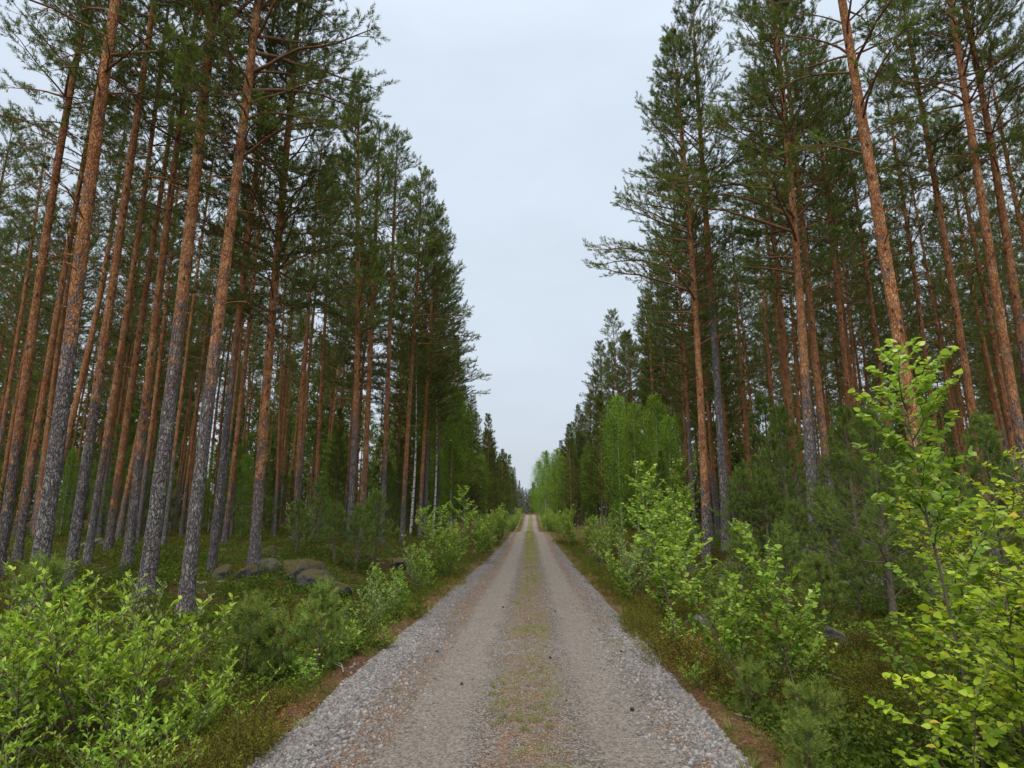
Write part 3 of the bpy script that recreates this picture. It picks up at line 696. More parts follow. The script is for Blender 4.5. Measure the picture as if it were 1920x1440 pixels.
# ------------------------------------------------------------------ the named pines of the front rows
# column at the horizon, distance, trunk width, height, template, tone change-over height, lean (deg), short name used by its neighbours' labels, label
HERO = [
 (18, 13.2, .26, 19., TALL[1], 2.4, 0., 'pine at the far left edge', 'leaning reddish pine trunk nearest the left edge of the photo'),
 (48, 15.5, .23, 18.5, THIN[0], 1.6, 0., 'thin red pine at the left edge', 'thin red pine trunk just behind the pine at the left edge'),
 (92, 10.9, .34, 20., TALL[0], 4.8, .2, 'stout grey-footed pine', 'stout leaning pine, grey to head height and far above, leftmost thick trunk'),
 (148, 12.6, .26, 19.5, TALL[3], 3.6, .3, 'pine beside the stout one', 'medium pine with bark greenish grey below, close right of the leftmost thick trunk'),
 (177, 14.8, .21, 18., THIN[1], 2.4, 0., 'slim pine with orange stem', 'slim pine with a mostly orange stem, third of the left cluster'),
 (213, 17., .25, 18.5, THIN[2], .8, 0., 'dark red pine', 'dark red pine trunk behind the slim orange stem on the left'),
 (252, 14.2, .27, 19., TALL[2], 2.6, 0., 'purple-brown pine', 'purple-brown pine trunk left of the pale lichened thick trunk'),
 (292, 11.6, .34, 20.5, TALL[4], 4.9, .1, 'thick lichened pine', 'thickest front pine, foot speckled with pale lichen, bright orange above'),
 (368, 10.9, .29, 20., EDGE[1], 4.3, -1.0, 'tall pine behind the willow bush', 'tall front pine rising behind the willow bush, grey foot and orange upper stem'),
 (408, 14.3, .22, 18., THIN[0], 4.6, .6, 'slim pale lichened pine', 'slim pine with a pale greenish lichened foot, right of the tallest front pine'),
 (485, 14.6, .31, 18.5, EDGE[2], 2.0, -.6, 'bright orange pine by the boulders', 'bright orange pine standing just left of the boulders'),
 (556, 23., .24, 18., THIN[1], 2.0, -.4, 'slim pine over the boulders', 'slim brown pine behind the boulder heap'),
 (590, 25., .22, 17.5, THIN[2], 1.8, -.4, 'thin pine right of the boulders', 'thin pine seen right above the boulder heap'),
 (657, 21.5, .29, 19.3, CONE[0], 4.1, -1.2, 'tall cone-topped pine', 'tall pine with a pointed crown standing free against the sky, left of the road'),
 (680, 24.5, .31, 19., TALL[3], 1.7, 0., 'dark twin behind the cone-topped pine', 'dark red pine trunk directly behind the pine with the pointed crown'),
 (718, 24.5, .27, 18.5, TALL[4], 3.2, -.2, 'purple pine of the left roadside row', 'purple-brown roadside pine, second from the pointed one towards the road'),
 (756, 27., .27, 18.5, EDGE[1], 2.2, -.2, 'orange pine of the left roadside row', 'orange roadside pine beside a thin white birch stem'),
 (788, 31., .25, 18.5, EDGE[1], 2.2, 0., 'inner pine of the left roadside row', 'orange pine nearest the left roadside bush, crown leaning over the verge'),
 (799, 32.5, .25, 18., EDGE[2], 5.0, 0., 'grey pine of the left roadside row', 'grey-stemmed pine just behind the innermost orange roadside pine'),
 (824, 37., .25, 17.5, EDGE[0], 4.0, 0., 'pine above the left birch', 'pine with low dark crown above the bright birch left of the road'),
 (1300, 25., .22, 17.5, EDGE[2], 5.0, 0., 'dark pine of the right roadside row', 'dark grey pine trunk just left of the red-marked pine'),
 (1320, 17.3, .29, 17.5, EDGE[0], 1.4, -.3, 'red-marked pine', 'orange pine with a red paint mark on its foot, right of the road'),
 (1330, 24., .20, 17., THIN[1], 2.2, 0., 'thin pine behind the red-marked one', 'thin orange pine between the red-marked pine and the grey one'),
 (1341, 29., .19, 17., THIN[0], 2.8, 0., 'thinnest pine of that gap', 'thinnest orange trunk squeezed against the tall grey-footed pine'),
 (1357, 17.9, .31, 19.5, TALL[4], 7.4, .9, 'tall grey pine right of the road', 'pine with grey stem almost to the crown, tallest one right of the road'),
 (1413, 27., .20, 16., THIN[2], 1.2, 0., 'small pine in the right gap', 'slender pine standing in the gap right of the tall grey pine'),
 (1500, 19.5, .25, 17.5, THIN[1], 1.8, -.3, 'slim pine left of the pale-footed one', 'slim orange pine leaning just left of the pale-footed trunk'),
 (1519, 14.8, .30, 18.8, EDGE[0], 3.8, 1.2, 'pale-footed pine', 'orange pine with pale grey foot behind the small pines on the right'),
 (1539, 21., .20, 17., THIN[0], 5., .5, 'purplish thin pine', 'purplish thin pine just right of the pale-footed trunk'),
 (1610, 18.5, .25, 18., TALL[1], 1.0, 0., 'curved reddish pine', 'reddish pine with dead side limbs, between the pale-footed and the leaning one'),
 (1682, 19.5, .22, 18., THIN[2], 1.0, 0., 'thin pine left of the leaning one', 'thin reddish pine close left of the thick leaning pine on the right'),
 (1733, 11.8, .35, 20.5, TALL[2], .8, .2, 'thick leaning pine', 'thick orange pine on the right behind the tall sapling, long crooked limbs'),
 (1772, 20., .23, 18., THIN[1], 1.8, .3, 'thin pine right of the leaning one', 'thin pine trunk just right of the thick orange pine'),
 (1850, 16., .27, 18.5, TALL[3], 1.4, .0, 'red pine near the right edge', 'red-brown pine standing between the sapling top and the right edge'),
 (1938, 13.8, .30, 19.5, TALL[4], 3.0, .2, 'outermost right pine', 'orange pine cut by the right edge of the photo, high crown'),
 (1960, 14.6, .28, 19., TALL[1], 5.0, .1, 'grey twin at the right edge', 'grey purplish pine twin of the outermost right trunk'),
]
placed = []
names_px = []
for (px, d, dia, h, T, split, lean, short, lab) in HERO:
    dia *= .86
    x, y = at(px, d)
    # edge crowns reach out over the road
    rz = 0.0 if x < 0 else PI
    if T not in EDGE:                                       # let the natural sweep of the stem run along the view
        a_ = T['axis'](T['H'] * .5); rz = (PI / 2 if int(px) % 2 else -PI / 2) - math.atan2(a_[1], a_[0])
    o, t = place('pine_tree', T, x, y, h, dia, rz, (math.radians(lean), 0), split, lab, 'pine tree', 'pines of the front rows')
    placed.append((x, y)); names_px.append((px, d, short))
    if short == 'red-marked pine':
        # sprayed mark: a thin skin wrapped on the bark facing the road
        sc_ = h / T['H']; k_ = (dia / 2) / (T['R'] * sc_); a0 = math.atan2(-y, -x) - rz + .25
        mb = MB(); vv = []
        for zi in np.linspace(1.98, 2.32, 8) / sc_:
            for a in np.linspace(a0 - .1, a0 + .8, 9):
                c_ = T['axis'](zi); q_ = T['rad'](zi) * k_ + .006; vv.append((c_[0] * k_ + math.cos(a) * q_, c_[1] * k_ + math.sin(a) * q_, zi))
        ff = [(i * 9 + j, i * 9 + j + 1, (i + 1) * 9 + j + 1, (i + 1) * 9 + j) for i in range(7) for j in range(8) if not ((i in (0, 6) and j in (0, 1, 6, 7)) or (i in (3, 5) and j == 0))]
        mb.add(np.array(vv), np.array(ff)); mb.build('paint_mark', M['red_paint'], o)

# ------------------------------------------------------------------ the pines filling the forest behind
rf = np.random.default_rng(77)
names_px.sort()
fill = []
tries = 0
while len(fill) < 226 and tries < 60000:
    tries += 1
    d = rf.uniform(13, 62) if len(fill) > 60 else rf.uniform(13, 36)
    px = rf.uniform(-170, 2090); x, y = at(px, d)
    if (x < 0 and x > -7.0) or (x >= 0 and x < 7.5): continue
    if 400 < px < 470 and d < 18: continue
    mind = 2.3 if d < 30 else 2.0
    if any((x - a) ** 2 + (y - b) ** 2 < mind ** 2 for a, b in placed): continue
    # keep the front rows as seen: do not stand in front of a named pine
    if x < 0 and d < 21: continue
    if d < 19 and not (1550 < px): 
        if any(abs(px - q) < 20 for q, dd, s in names_px): continue
        if d < 15: continue
    placed.append((x, y)); fill.append((px, d, x, y))
_o = 'first second third fourth fifth sixth seventh eighth ninth tenth eleventh twelfth thirteenth fourteenth fifteenth sixteenth seventeenth eighteenth nineteenth'.split()
ORD = _o + [t + ('ieth' if not q else 'y-' + q) for t in ('twent', 'thirt', 'fort', 'fift', 'sixt') for q in [''] + _o[:9]]
from collections import defaultdict
cnt = defaultdict(int)
fill.sort()
BANDS = [(21, 'near-row'), (33, 'middle-row'), (46, 'back-row'), (99, 'deepest')]
for (px, d, x, y) in fill:
    ref = [s for q, dd, s in names_px if q <= px]
    sref = ('right of the ' + ref[-1]) if ref else 'left of the ' + names_px[0][2]
    band = [b for lim, b in BANDS if d < lim][0]
    cnt[(sref, band)] += 1
    lab = f"{ORD[cnt[(sref, band)] - 1]} {band} pine trunk {sref}"
    T = (THIN + TALL[:4] + THIN)[rf.integers(0, 10)] if d > 18 else (THIN + TALL[:2])[rf.integers(0, 5)]
    if abs(x) < 9.5: T = (EDGE + TALL)[rf.integers(0, 8)]
    place('pine_tree', T, x, y, rf.uniform(16.0, 19.5), rf.uniform(.15, .25), rf.uniform(0, 6.28), (rf.normal() * .012, rf.normal() * .012), float(rf.choice([.6, 1.2, 2., 3., 4.])), lab, 'pine tree', 'pines standing behind the front rows')

# ------------------------------------------------------------------ the two roadside walls beyond: young pines, spruces and birches
def along(side, y, off):
    x = float(roadx(y)) + side * off; return x, y
SIDE = {-1: 'left', 1: 'right'}
def road_row(kind, T_list, name, side, rows, look, cat, group):
    for k, (y, off, h) in enumerate(rows):
        x, yy = along(side, y, off)
        lab = f"{ORD[k]} {look} along the {SIDE[side]} side of the far road"
        T = T_list[k % len(T_list)]
        place(name, T, x, yy, h, None, rf.uniform(0, 6.28), (rf.normal() * .01, rf.normal() * .01), 2.5, lab, cat, group)
        placed.append((x, yy))
road_row('p', [EDGE[2], CONE[1], EDGE[0]], 'pine_tree', -1, [(42, 7.6, 16.5), (47, 6.2, 15.5), (53, 8.2, 16), (60, 6.6, 14), (68, 7.8, 15), (75, 6.4, 14.5), (86, 6.3, 14)], 'tall pine with a deep crown', 'pine tree', 'tall pines lining the far road')
road_row('p', [CONE[1], EDGE[2], EDGE[0]], 'pine_tree', 1, [(33, 10.2, 16.5), (40, 9.4, 16.5), (46, 8.2, 15.5), (53, 8.0, 16.5), (61, 7.0, 16), (70, 7.4, 16), (80, 6.6, 16.5), (92, 6.8, 16)], 'tall pine with a deep crown', 'pine tree', 'tall pines lining the far road')
yr = []
for side in (-1, 1):
    rows = []
    y = 50.
    while y < 290:
        rows.append((y + rf.uniform(-1, 1), rf.uniform(4.3, 6.2) if y > 60 else rf.uniform(5.5, 7), rf.uniform(9, 12.5) if y < 160 else rf.uniform(8, 11)))
        y += 4.6 if y < 110 else 8
    road_row('y', YOUNG, 'young_pine_tree', side, rows, 'young bushy pine', 'young pine', 'young pines lining the far road')
rows_b = {-1: [], 1: []}
for side in (-1, 1):
    y = 40. if side > 0 else 44.
    while y < 125:
        rows_b[side].append((y, rf.uniform(8.2, 11.0), rf.uniform(10.5, 13.5))); y += rf.uniform(4.5, 6.5)
    road_row('y', YOUNG, 'young_pine_tree', side, rows_b[side], 'set-back young pine', 'young pine', 'young pines lining the far road')
road_row('s', SPRUCE, 'spruce_tree', -1, [(57, 5.6, 12.5), (66, 5.0, 9), (79, 4.9, 12), (84, 5.6, 13.5), (98, 4.6, 10), (118, 4.4, 11), (150, 4.0, 12)], 'narrow dark spruce', 'spruce tree', 'spruces lining the far road')
road_row('s', SPRUCE, 'spruce_tree', 1, [(48, 6.9, 8), (64, 5.6, 10), (77, 5.2, 12), (90, 5.0, 13), (112, 4.4, 12), (140, 4.2, 11)], 'narrow dark spruce', 'spruce tree', 'spruces lining the far road')
# the trees closing the view where the road bends away
for k, (x, y, h) in enumerate([(-4.6, 190, 9.0), (-3.2, 184, 8.2), (-2.0, 188, 7.2), (-1.2, 181, 6.6), (-.3, 184, 7.0), (.5, 180, 6.2), (1.2, 185, 7.2), (1.9, 179, 7.6), (2.7, 182, 8.6), (3.6, 175, 9.2), (.0, 196, 8.0), (-2.6, 198, 8.6), (1.9, 196, 8.2)]):
    place('spruce_tree', SPRUCE[k % 2], x, y, h, None, k * 1.3, (0, 0), 2., f"{ORD[k]} dark spruce closing the view where the road vanishes", 'spruce tree', 'spruces closing the road end')
for k, (x, y, h) in enumerate([(-5.5, 206, 9.5), (-4.2, 203, 9), (-3.0, 207, 8.6), (-1.6, 204, 8.4), (-.4, 207, 8.0), (.8, 203, 8.0), (2.0, 206, 8.6), (3.2, 202, 9.2), (.6, 190, 6.6), (-.8, 191, 7.4)]):
    place('spruce_tree', SPRUCE[k % 2], x, y, h, None, k * 2.3, (0, 0), 2., f"{ORD[k]} spruce of the rear row seen beyond the road end", 'spruce tree', 'spruces closing the road end')
# birches
def bi(px, d, h, k, lab, rz=0.):
    x, y = at(px, d); placed.append((x, y))
    o, t = place('birch_tree', BIRCH[k], x, y, h, None, rz, (0, 0), None, lab, 'birch tree', 'bright green birches')
bi(847, 38, 9.6, 0, 'broad bright green birch on the left verge under the pine crowns')
bi(771, 31, 10.5, 3, 'thin white-stemmed birch between the left roadside pines')
bi(812, 33, 10.0, 3, 'second thin white birch stem, close behind the left roadside bush')
bi(822, 46, 6.0, 2, 'narrow birch tucked behind the broad left birch')
bi(902, 62, 7.5, 2, 'small yellowish birch further up the left verge')
bi(928, 82, 7.0, 2, 'pale birch beside the spruces on the left verge')
bi(1165, 42, 9.8, 2, 'tallest pointed birch in front of the right pine wall')
bi(1196, 39, 8.7, 2, 'middle pointed birch in front of the right pine wall')
bi(1240, 36, 8.8, 1, 'broad birch next to the dark pine trunks on the right')
bi(1262, 31, 6.5, 2, 'white-stemmed low birch at the foot of the right pines')
bi(1110, 60, 8.5, 2, 'slim birch against the dark pines right of the road')
bi(1046, 88, 12.0, 0, 'big birch closing in on the right of the far road')
bi(1024, 98, 13.0, 1, 'tall narrow birch with a white stem at the right road edge')
bi(1060, 74, 9.5, 2, 'bushy birch in front of the big far birch')
bi(1011, 128, 13.0, 1, 'farthest birch on the right of the notch of sky')
bi(300, 33, 5.5, 2, 'low birch glowing green behind the thick lichened pine')
bi(395, 36, 5.5, 1, 'low birch glowing green behind the tall front pines')
bi(120, 30, 4.5, 2, 'low birch behind the left edge pines')
bi(455, 32, 4.5, 2, 'low birch behind the slim lichened pine')
bi(620, 33, 6.0, 1, 'bright low birch left of the pointed pine')
bi(742, 40, 5.0, 2, 'bright birch seen between the roadside trunks')

# ------------------------------------------------------------------ the wood closing the view behind (one mass)
mb = MB(); mbt = MB(); rd = np.random.default_rng(5)
PT, DT, ST, tr, trr = [], [], [], [], []
n = 0
while n < 760:
    d = 50 + 130 * rd.random() ** 1.3; px = rd.uniform(-250, 2170); x, y = at(px, d)
    if abs(x - float(roadx(y))) < (9.5 + .03 * d if y < 150 else (4 if y < 172 else -1)): continue
    n += 1
    z0 = float(ground(x, y)); h = rd.uniform(13, 18); cb = rd.uniform(.25, .55) * h; Rc = rd.uniform(1.2, 1.9)
    if rd.random() < .45: h = rd.uniform(4, 9); cb = .3; Rc = 1.3
    m = int(230 * (h - cb) / 8) 
    t = rd.random(m); a = rd.random(m) * 2 * PI; q = np.sqrt(rd.random(m)) * Rc * ((1 - t) ** .7 + .08)
    PT.append(np.stack([x + q * np.cos(a), y + q * np.sin(a), z0 + cb + t * (h - cb)], -1))
    DT.append(np.stack([np.cos(a) * .7, np.sin(a) * .7, np.full(m, .6)], -1) + rd.normal(size=(m, 3)) * .3); ST.append(rd.uniform(.30, .55, m))
    zz = np.linspace(-.2, h, 5); tr.append(np.stack([np.full(5, x), np.full(5, y), z0 + zz], -1)); trr.append((1 - np.clip(zz, 0, h) / h) * .13 + .01)
PT = np.concatenate(PT); DT = np.concatenate(DT); ST = np.concatenate(ST)
stamp(mb, PT, DT, ST, *TUFT_F, rd)
far = mb.build('distant_forest', M['needle'])
tag(far, 'dark mass of pine wood closing the view behind the nearer trees', 'forest', None, 'stuff')
tubes(mbt, np.array(tr), np.array(trr), 5, ref=(1, .01, .01))
link('trunk', mbt.mesh('trunk', M['limb'], True), far)['kind'] = 'stuff'

# ------------------------------------------------------------------ saplings and bushes
S_BI = sapling(901, 2.0, 1, .5, 24, .66, 'B', .068, 'sap_leaf', 24, .014, up=.45, taper=.7)
S_BI2 = sapling(902, 3.0, 3, .6, 26, .80, 's', .085, 'sap_leaf', 30, .018, up=.5, taper=.65)
S_AS = sapling(903, 1.75, 2, .55, 22, .55, 'R', .060, 'sap_leaf', 26, .012, up=.55, taper=.55, low=.32)
S_PALE = sapling(904, 1.4, 4, .9, 9, .38, 'w', .055, 'pale_leaf', 18, .010, up=.6)
S_PALE2 = sapling(905, 2.0, 5, .7, 12, .42, 's', .062, 'pale_leaf', 24, .012, up=.7)
S_LOW = sapling(906, .7, 4, 1.1, 7, .25, 's', .05, 'sap_leaf', 9, .007, up=.6)
S_BI3 = sapling(907, 2.4, 2, .5, 26, .62, 's', .080, 'sap_leaf', 28, .014, up=.6, taper=.75)
WIL = [sapling(911, 1.3, 16, 1.3, 9, .40, 'W', .064, 'willow_leaf', 14, .010, stem_el=1.2, low=.30, up=.55, twigs=2),
       sapling(912, 1.15, 14, 1.5, 9, .38, 'W', .062, 'willow_leaf', 14, .010, stem_el=1.15, low=.25, up=.55, twigs=2),
       sapling(913, .8, 9, 1.3, 7, .30, 'W', .050, 'willow_leaf', 13, .008, stem_el=1.15, low=.2, up=.5, twigs=1)]
YB = sapling(921, 2.6, 7, .75, 24, .72, 'B', .058, 'yellow_leaf', 25, .016, stem_el=1.25, low=.16, up=.35, twigs=3)
YB2 = sapling(923, 1.2, 2, .8, 12, .42, 'B', .056, 'yellow_leaf', 17, .009, stem_el=1.3, low=.2, up=.3, twigs=2)
TALLS = sapling(922, 3.1, 1, .3, 26, .36, 'R', .060, 'tuft_leaf', 22, .016, stem_el=1.5, low=.60, up=.55, taper=-.1, twigs=3)

def sp(T, px, d, h, lab, name='leafy_sapling', cat='sapling', group='leafy saplings on the verges', rz=None, lean=(0, 0)):
    x, y = at(px, d)
    return place_sap(name, T, x, y, h, rz if rz is not None else px * .7 % 6.28, lab, cat, group, lean)
# foreground willows on the left
wg = 'willow bushes in the left foreground'
sp(WIL[0], 262, 5.6, 1.42, 'tallest willow bush of the left foreground, crest below the thick pine', 'willow_bush', 'bush', wg)
sp(WIL[1], 118, 5.3, 1.12, 'broad willow bush left of the tallest one', 'willow_bush', 'bush', wg)
sp(WIL[0], 8, 5.4, 1.50, 'willow bush cut by the left edge of the photo', 'willow_bush', 'bush', wg, 1.)
sp(WIL[1], 350, 5.3, .92, 'willow bush nearest the gravel on the left', 'willow_bush', 'bush', wg)
sp(WIL[2], 250, 4.4, .74, 'low willow bush at the bottom, below the tallest bush', 'willow_bush', 'bush', wg)
sp(WIL[2], 90, 4.25, .80, 'low willow bush in the bottom left corner', 'willow_bush', 'bush', wg, 2.)
sp(WIL[2], 340, 4.35, .55, 'smallest willow bush, at the bottom beside the litter strip', 'willow_bush', 'bush', wg, 3.)
sp(WIL[2], 440, 6.4, .50, 'airy little willow behind the bush nearest the gravel', 'willow_bush', 'bush', wg)
sp(WIL[1], 60, 7.2, 1.25, 'willow bush behind the left edge bush', 'willow_bush', 'bush', wg, .4)
sp(S_PALE, 292, 8.6, 1.35, 'thin pale willow reaching up before the thick lichened pine', 'leafy_sapling', 'sapling')
# right foreground
rg = 'yellow-green young birches in the right foreground'
sp(YB, 1880, 4.1, 2.35, 'big yellow-green young birch filling the right edge', 'young_birch', 'sapling', rg, 3.6)
sp(YB, 2030, 4.6, 2.8, 'yellow-green birch reaching in from beyond the right edge', 'young_birch', 'sapling', rg, 5.2)
sp(YB2, 1712, 3.9, 1.25, 'low birch shoot with dangling leaves left of the grey stem', 'young_birch', 'sapling', rg, 2.2)
sp(YB2, 1850, 4.3, 1.5, 'bushy birch shoot in front of the big young birch', 'young_birch', 'sapling', rg, .5)
sp(TALLS, 1782, 4.35, 3.02, 'tall slender sapling with a tufted top before the thick orange pine', 'leafy_sapling', 'sapling', 'leafy saplings on the verges', 1.2, (math.radians(-1.5), 0))
sp(S_AS, 1700, 5.0, 2.0, 'slim sapling just left of the tall slender one', 'leafy_sapling', 'sapling', 'leafy saplings on the verges', 4.2)
sp(S_AS, 1445, 5.9, 1.78, 'round-leaved sapling standing alone on the right verge', rz=.9)
sp(S_AS, 1395, 6.6, 1.35, 'smaller companion just left of the round-leaved sapling', rz=3.3)
# along the road, right
right = [(1290, 14.5, 1.7, S_BI3, 'slight sapling left of the red-marked pine, farther in'), (1175, 13.2, 1.3, S_BI3, 'small sapling before the pale bush with dead twigs'), (1262, 10.4, 2.9, S_BI, 'tall bright sapling nearest the camera on the right verge'),
 (1222, 11.8, 2.3, S_BI3, 'bright sapling left of the tall one on the right verge'),
 (1300, 12.6, 2.2, S_BI, 'bright sapling between the tall one and the red-marked pine'),
 (1196, 15, 1.9, S_PALE2, 'pale bush with dead twigs on the right verge'),
 (1165, 17, 1.6, S_PALE2, 'lower pale bush further along the right verge'),
 (1190, 19, 3.4, S_BI2, 'many-stemmed birch bush on the right verge, tall and dense'),
 (1235, 20, 3.6, S_BI2, 'tall birch bush in front of the broad birch on the right'),
 (1135, 22, 1.8, S_PALE, 'thin silvery willow on the right verge'),
 (1120, 27, 2.0, S_BI2, 'rounded green bush midway on the right verge'),
 (1100, 32, 2.2, S_BI3, 'upright green bush beyond the rounded one, right'),
 (1148, 28, 2.6, S_BI2, 'green bush set back from the right road edge'),
 (1275, 17, 2.6, S_BI3, 'leafy stem directly before the dark right pine'),
 (1480, 7.4, .8, S_LOW, 'low leafy shoots behind the round-leaved sapling'),
 (1250, 8.6, .7, S_LOW, 'low leafy shoots by the gravel, under the tall sapling'),
 (1290, 6.6, .35, S_LOW, 'tiny leafy shoot at the heather clumps'),
 (1400, 14, 1.5, S_BI3, 'small leafy sapling beneath the tall grey pine')]
for px, d, h, T, lab in right: sp(T, px, d, h, lab)
left = [(770, 13.0, 1.0, S_BI3, 'small bright sapling right of the rounded pale willow'), (862, 20.5, 3.1, S_BI2, 'tallest bright bush on the left verge, before the birch'),
 (838, 18.5, 2.3, S_BI2, 'bright bush hugging the left side of the tallest one'),
 (893, 24, 2.3, S_BI3, 'pale-tipped bush just beyond the tallest left bush'),
 (795, 17, 1.5, S_PALE2, 'silvery willow left of the tallest bush'),
 (700, 9.8, 1.1, S_PALE, 'thin pale willow sprig on the left verge'),
 (725, 11.0, 1.1, S_PALE2, 'rounded pale willow beyond the thin sprig'),
 (745, 12.5, 1.2, S_BI3, 'leafy sapling above the rounded pale willow'),
 (672, 8.2, .62, S_LOW, 'knee-high bright shoots left of the gravel'),
 (597, 6.7, .45, S_LOW, 'low bright shoots at the foot of the small pine'),
 (730, 8.6, .42, S_LOW, 'little bright tuft right at the left gravel edge'),
 (560, 22, 2.0, S_PALE, 'pale sapling behind the boulder heap'),
 (815, 15.5, 1.4, S_BI3, 'green sapling between silvery willow and the road'),
 (918, 30, 2.2, S_BI2, 'rounded bush midway on the left verge'),
 (935, 37, 2.4, S_BI3, 'upright bush beyond the rounded one, left')]
for px, d, h, T, lab in left: sp(T, px, d, h, lab)
for side in (-1, 1):
    k = 0; y = 38.
    while y < 165:
        x = float(roadx(y)) + side * rf.uniform(2.0, 3.4)
        T = [S_BI2, S_BI3, S_PALE2, S_BI2][rf.integers(0, 4)]; h = rf.uniform(1.4, 3.2)
        look = 'pale willow bush' if T is S_PALE2 else ('upright leafy bush' if T is S_BI3 else 'dense leafy bush')
        place_sap('roadside_bush', T, x, y, h, rf.uniform(0, 6.28), f"{ORD[k]} bush of the {SIDE[side]} far verge, counted from the camera, {look}", 'bush', 'bushes lining the far road'); k += 1
        y += rf.uniform(2.6, 4.2) if y < 80 else rf.uniform(5, 8)

# small pines
def sm(T, px, d, h, lab, rz=None):
    x, y = at(px, d)
    o, t = place('small_pine', T, x, y, h, None, px * .9 % 6.28 if rz is None else rz, (0, 0), None, lab, 'small pine', 'small pines of the undergrowth')
sm(SAPL[0], 612, 7.4, 1.0, 'soft small pine beside the gravel on the left')
sm(SAPL[3], 548, 7.6, .8, 'small pine left of the one beside the gravel')
sm(SAPL[3], 487, 7.6, .95, 'small pine with a pale leader right of the willow bush')
sm(SAPL[1], 560, 17.5, 1.6, 'bushy pine in front of the boulders on the left')
sm(SAPL[1], 632, 17.2, 1.7, 'bushy pine right of the boulders')
sm(SAPL[2], 600, 21, 2.4, 'young pine behind the boulder heap')
sm(SAPL[1], 672, 17.5, 1.8, 'bushy pine before the cone-topped pine')
sm(SAPL[1], 705, 19, 2.3, 'small pine under the left roadside row')
sm(SAPL[3], 100, 8.8, 1.15, 'small pine with pale tip before the stout grey-footed pine')
sm(SAPL[2], 1650, 9.6, 3.3, 'young pine with level limbs behind the tall sapling', 1.)
sm(SAPL[2], 1600, 13.0, 3.7, 'young pine with pale leader left of the thick leaning pine')
sm(SAPL[1], 1432, 15.5, 2.3, 'bushy small pine right of the tall grey pine')
sm(SAPL[1], 1395, 16.2, 2.3, 'pointed small pine close to the tall grey pine')
sm(SAPL[2], 1470, 17.5, 2.5, 'small pine before the pale-footed pine')
sm(SAPL[1], 1545, 12.5, 1.9, 'low bushy pine at the foot of the pale-footed pine')
sm(SAPL[1], 1490, 12.8, 1.6, 'low pine in the middle of the right undergrowth')
sm(SAPL[1], 1590, 10.0, 1.3, 'small pine in front of the pale lichened boulder')
sm(SAPL[0], 1530, 9.4, 1.1, 'knee-high pine left of the pale lichened boulder')
sm(SAPL[1], 1640, 11.5, 1.8, 'spreading small pine behind the young birch leaves')
sm(SAPL[1], 1760, 10.0, 2.6, 'small pine hidden behind the yellow birch leaves')
sm(SAPL[2], 1870, 12.0, 3.4, 'young pine near the right edge')
sm(SAPL[0], 1345, 8.4, .95, 'small pine left of the round-leaved sapling')
sm(SAPL[3], 1490, 5.2, .62, 'little pine at the foot of the round-leaved sapling')
sm(SAPL[3], 1470, 4.5, .42, 'lowest little pine at the bottom right')
sm(SAPL[3], 1380, 5.9, .5, 'little pine just behind the fallen twig')
sm(SAPL[1], 1385, 11.0, 1.7, 'small pine under the red-marked pine')
sm(SAPL[1], 1460, 10.4, 1.6, 'small pine above the mossy boulder on the right')
for k in range(70):
    d = rf.uniform(16, 38) if k < 24 else rf.uniform(26, 52); px = rf.uniform(0, 1900)
    x, y = at(px, d)
    if abs(x) < 6 or (px < 560 and d < 24): continue
    sd = 'left' if x < 0 else 'right'; cnt[('us', sd)] += 1
    T = SAPL[2] if k % 3 else YOUNG[2]
    sm(T, px, d, rf.uniform(2.2, 4.8) if k < 24 else rf.uniform(3, 7), f"{ORD[cnt[('us', sd)] - 1]} undergrowth pine among the {sd} trunks")

# ------------------------------------------------------------------ boulders
rv, rfc = ico()
for _ in range(4): rv, rfc = subdiv(rv, rfc)
def boulder(seed, px, d, sx, sy, sz, lab, lichen=0., sinkf=.52, dz=0.):
    r = np.random.default_rng(seed); v = rv.copy()
    for k in range(12):                                     # cleaved faces
        n_ = nrm(r.normal(size=3)); c = r.uniform(.48, .82); dd = v @ n_; over = np.maximum(dd - c, 0); v = v - over[:, None] * n_ * .85
    nn = fbm(v[:, 0] * 2 + seed, v[:, 1] * 2 + v[:, 2] * 1.7, seed, 4); v = v * (1 + nn * .28)[:, None]
    x, y = at(px, d); z = float(ground(x, y))
    v = v * (1 + (fbm(v[:, 0] * 9 + seed, v[:, 1] * 9 + v[:, 2] * 8, seed + 3, 3) + fbm(v[:, 2] * 11 + seed, v[:, 0] * 7 - v[:, 1] * 9, seed + 8, 3)) * .12)[:, None]; me = mesh_np('boulder', v * [sx, sy, sz], [rfc], None, False); me.materials.append(M['rock'])
    o = link('boulder', me); o.location = (x, y, z + sz * (1 - 2 * sinkf) + dz); o.rotation_euler = (r.normal() * .15, r.normal() * .15, r.random() * 6)
    o['lichen'] = lichen
    return tag(o, lab, 'boulder', 'boulders lying in the moss')
boulder(1, 437, 13.6, .36, .32, .42, 'leftmost boulder of the heap, rounded, beside a black gap', dz=.0)
boulder(2, 472, 13.4, .36, .30, .42, 'second boulder from the left of the heap, dark and speckled', dz=.0)
boulder(3, 522, 14.4, .42, .36, .40, 'boulder with pale lichen cap in the middle of the heap', .15, dz=-.02)
boulder(4, 574, 14.8, .80, .5, .42, 'largest grey boulder on top of the heap', dz=.06)
boulder(5, 592, 13.8, .55, .40, .40, 'flat boulder low in front of the largest one', dz=.05)
boulder(6, 632, 14.2, .50, .36, .34, 'flat boulder at the right end of the heap', dz=.0)
boulder(7, 515, 17.5, .36, .3, .32, 'small dark boulder behind the orange pine foot')
boulder(8, 745, 20.5, .55, .45, .40, 'grey boulder at the foot of the roadside pines')
boulder(9, 775, 19.5, .35, .3, .26, 'small boulder by the silvery willow')
boulder(10, 180, 19., .55, .4, .40, 'mossy boulder behind the slim orange pine', .4)
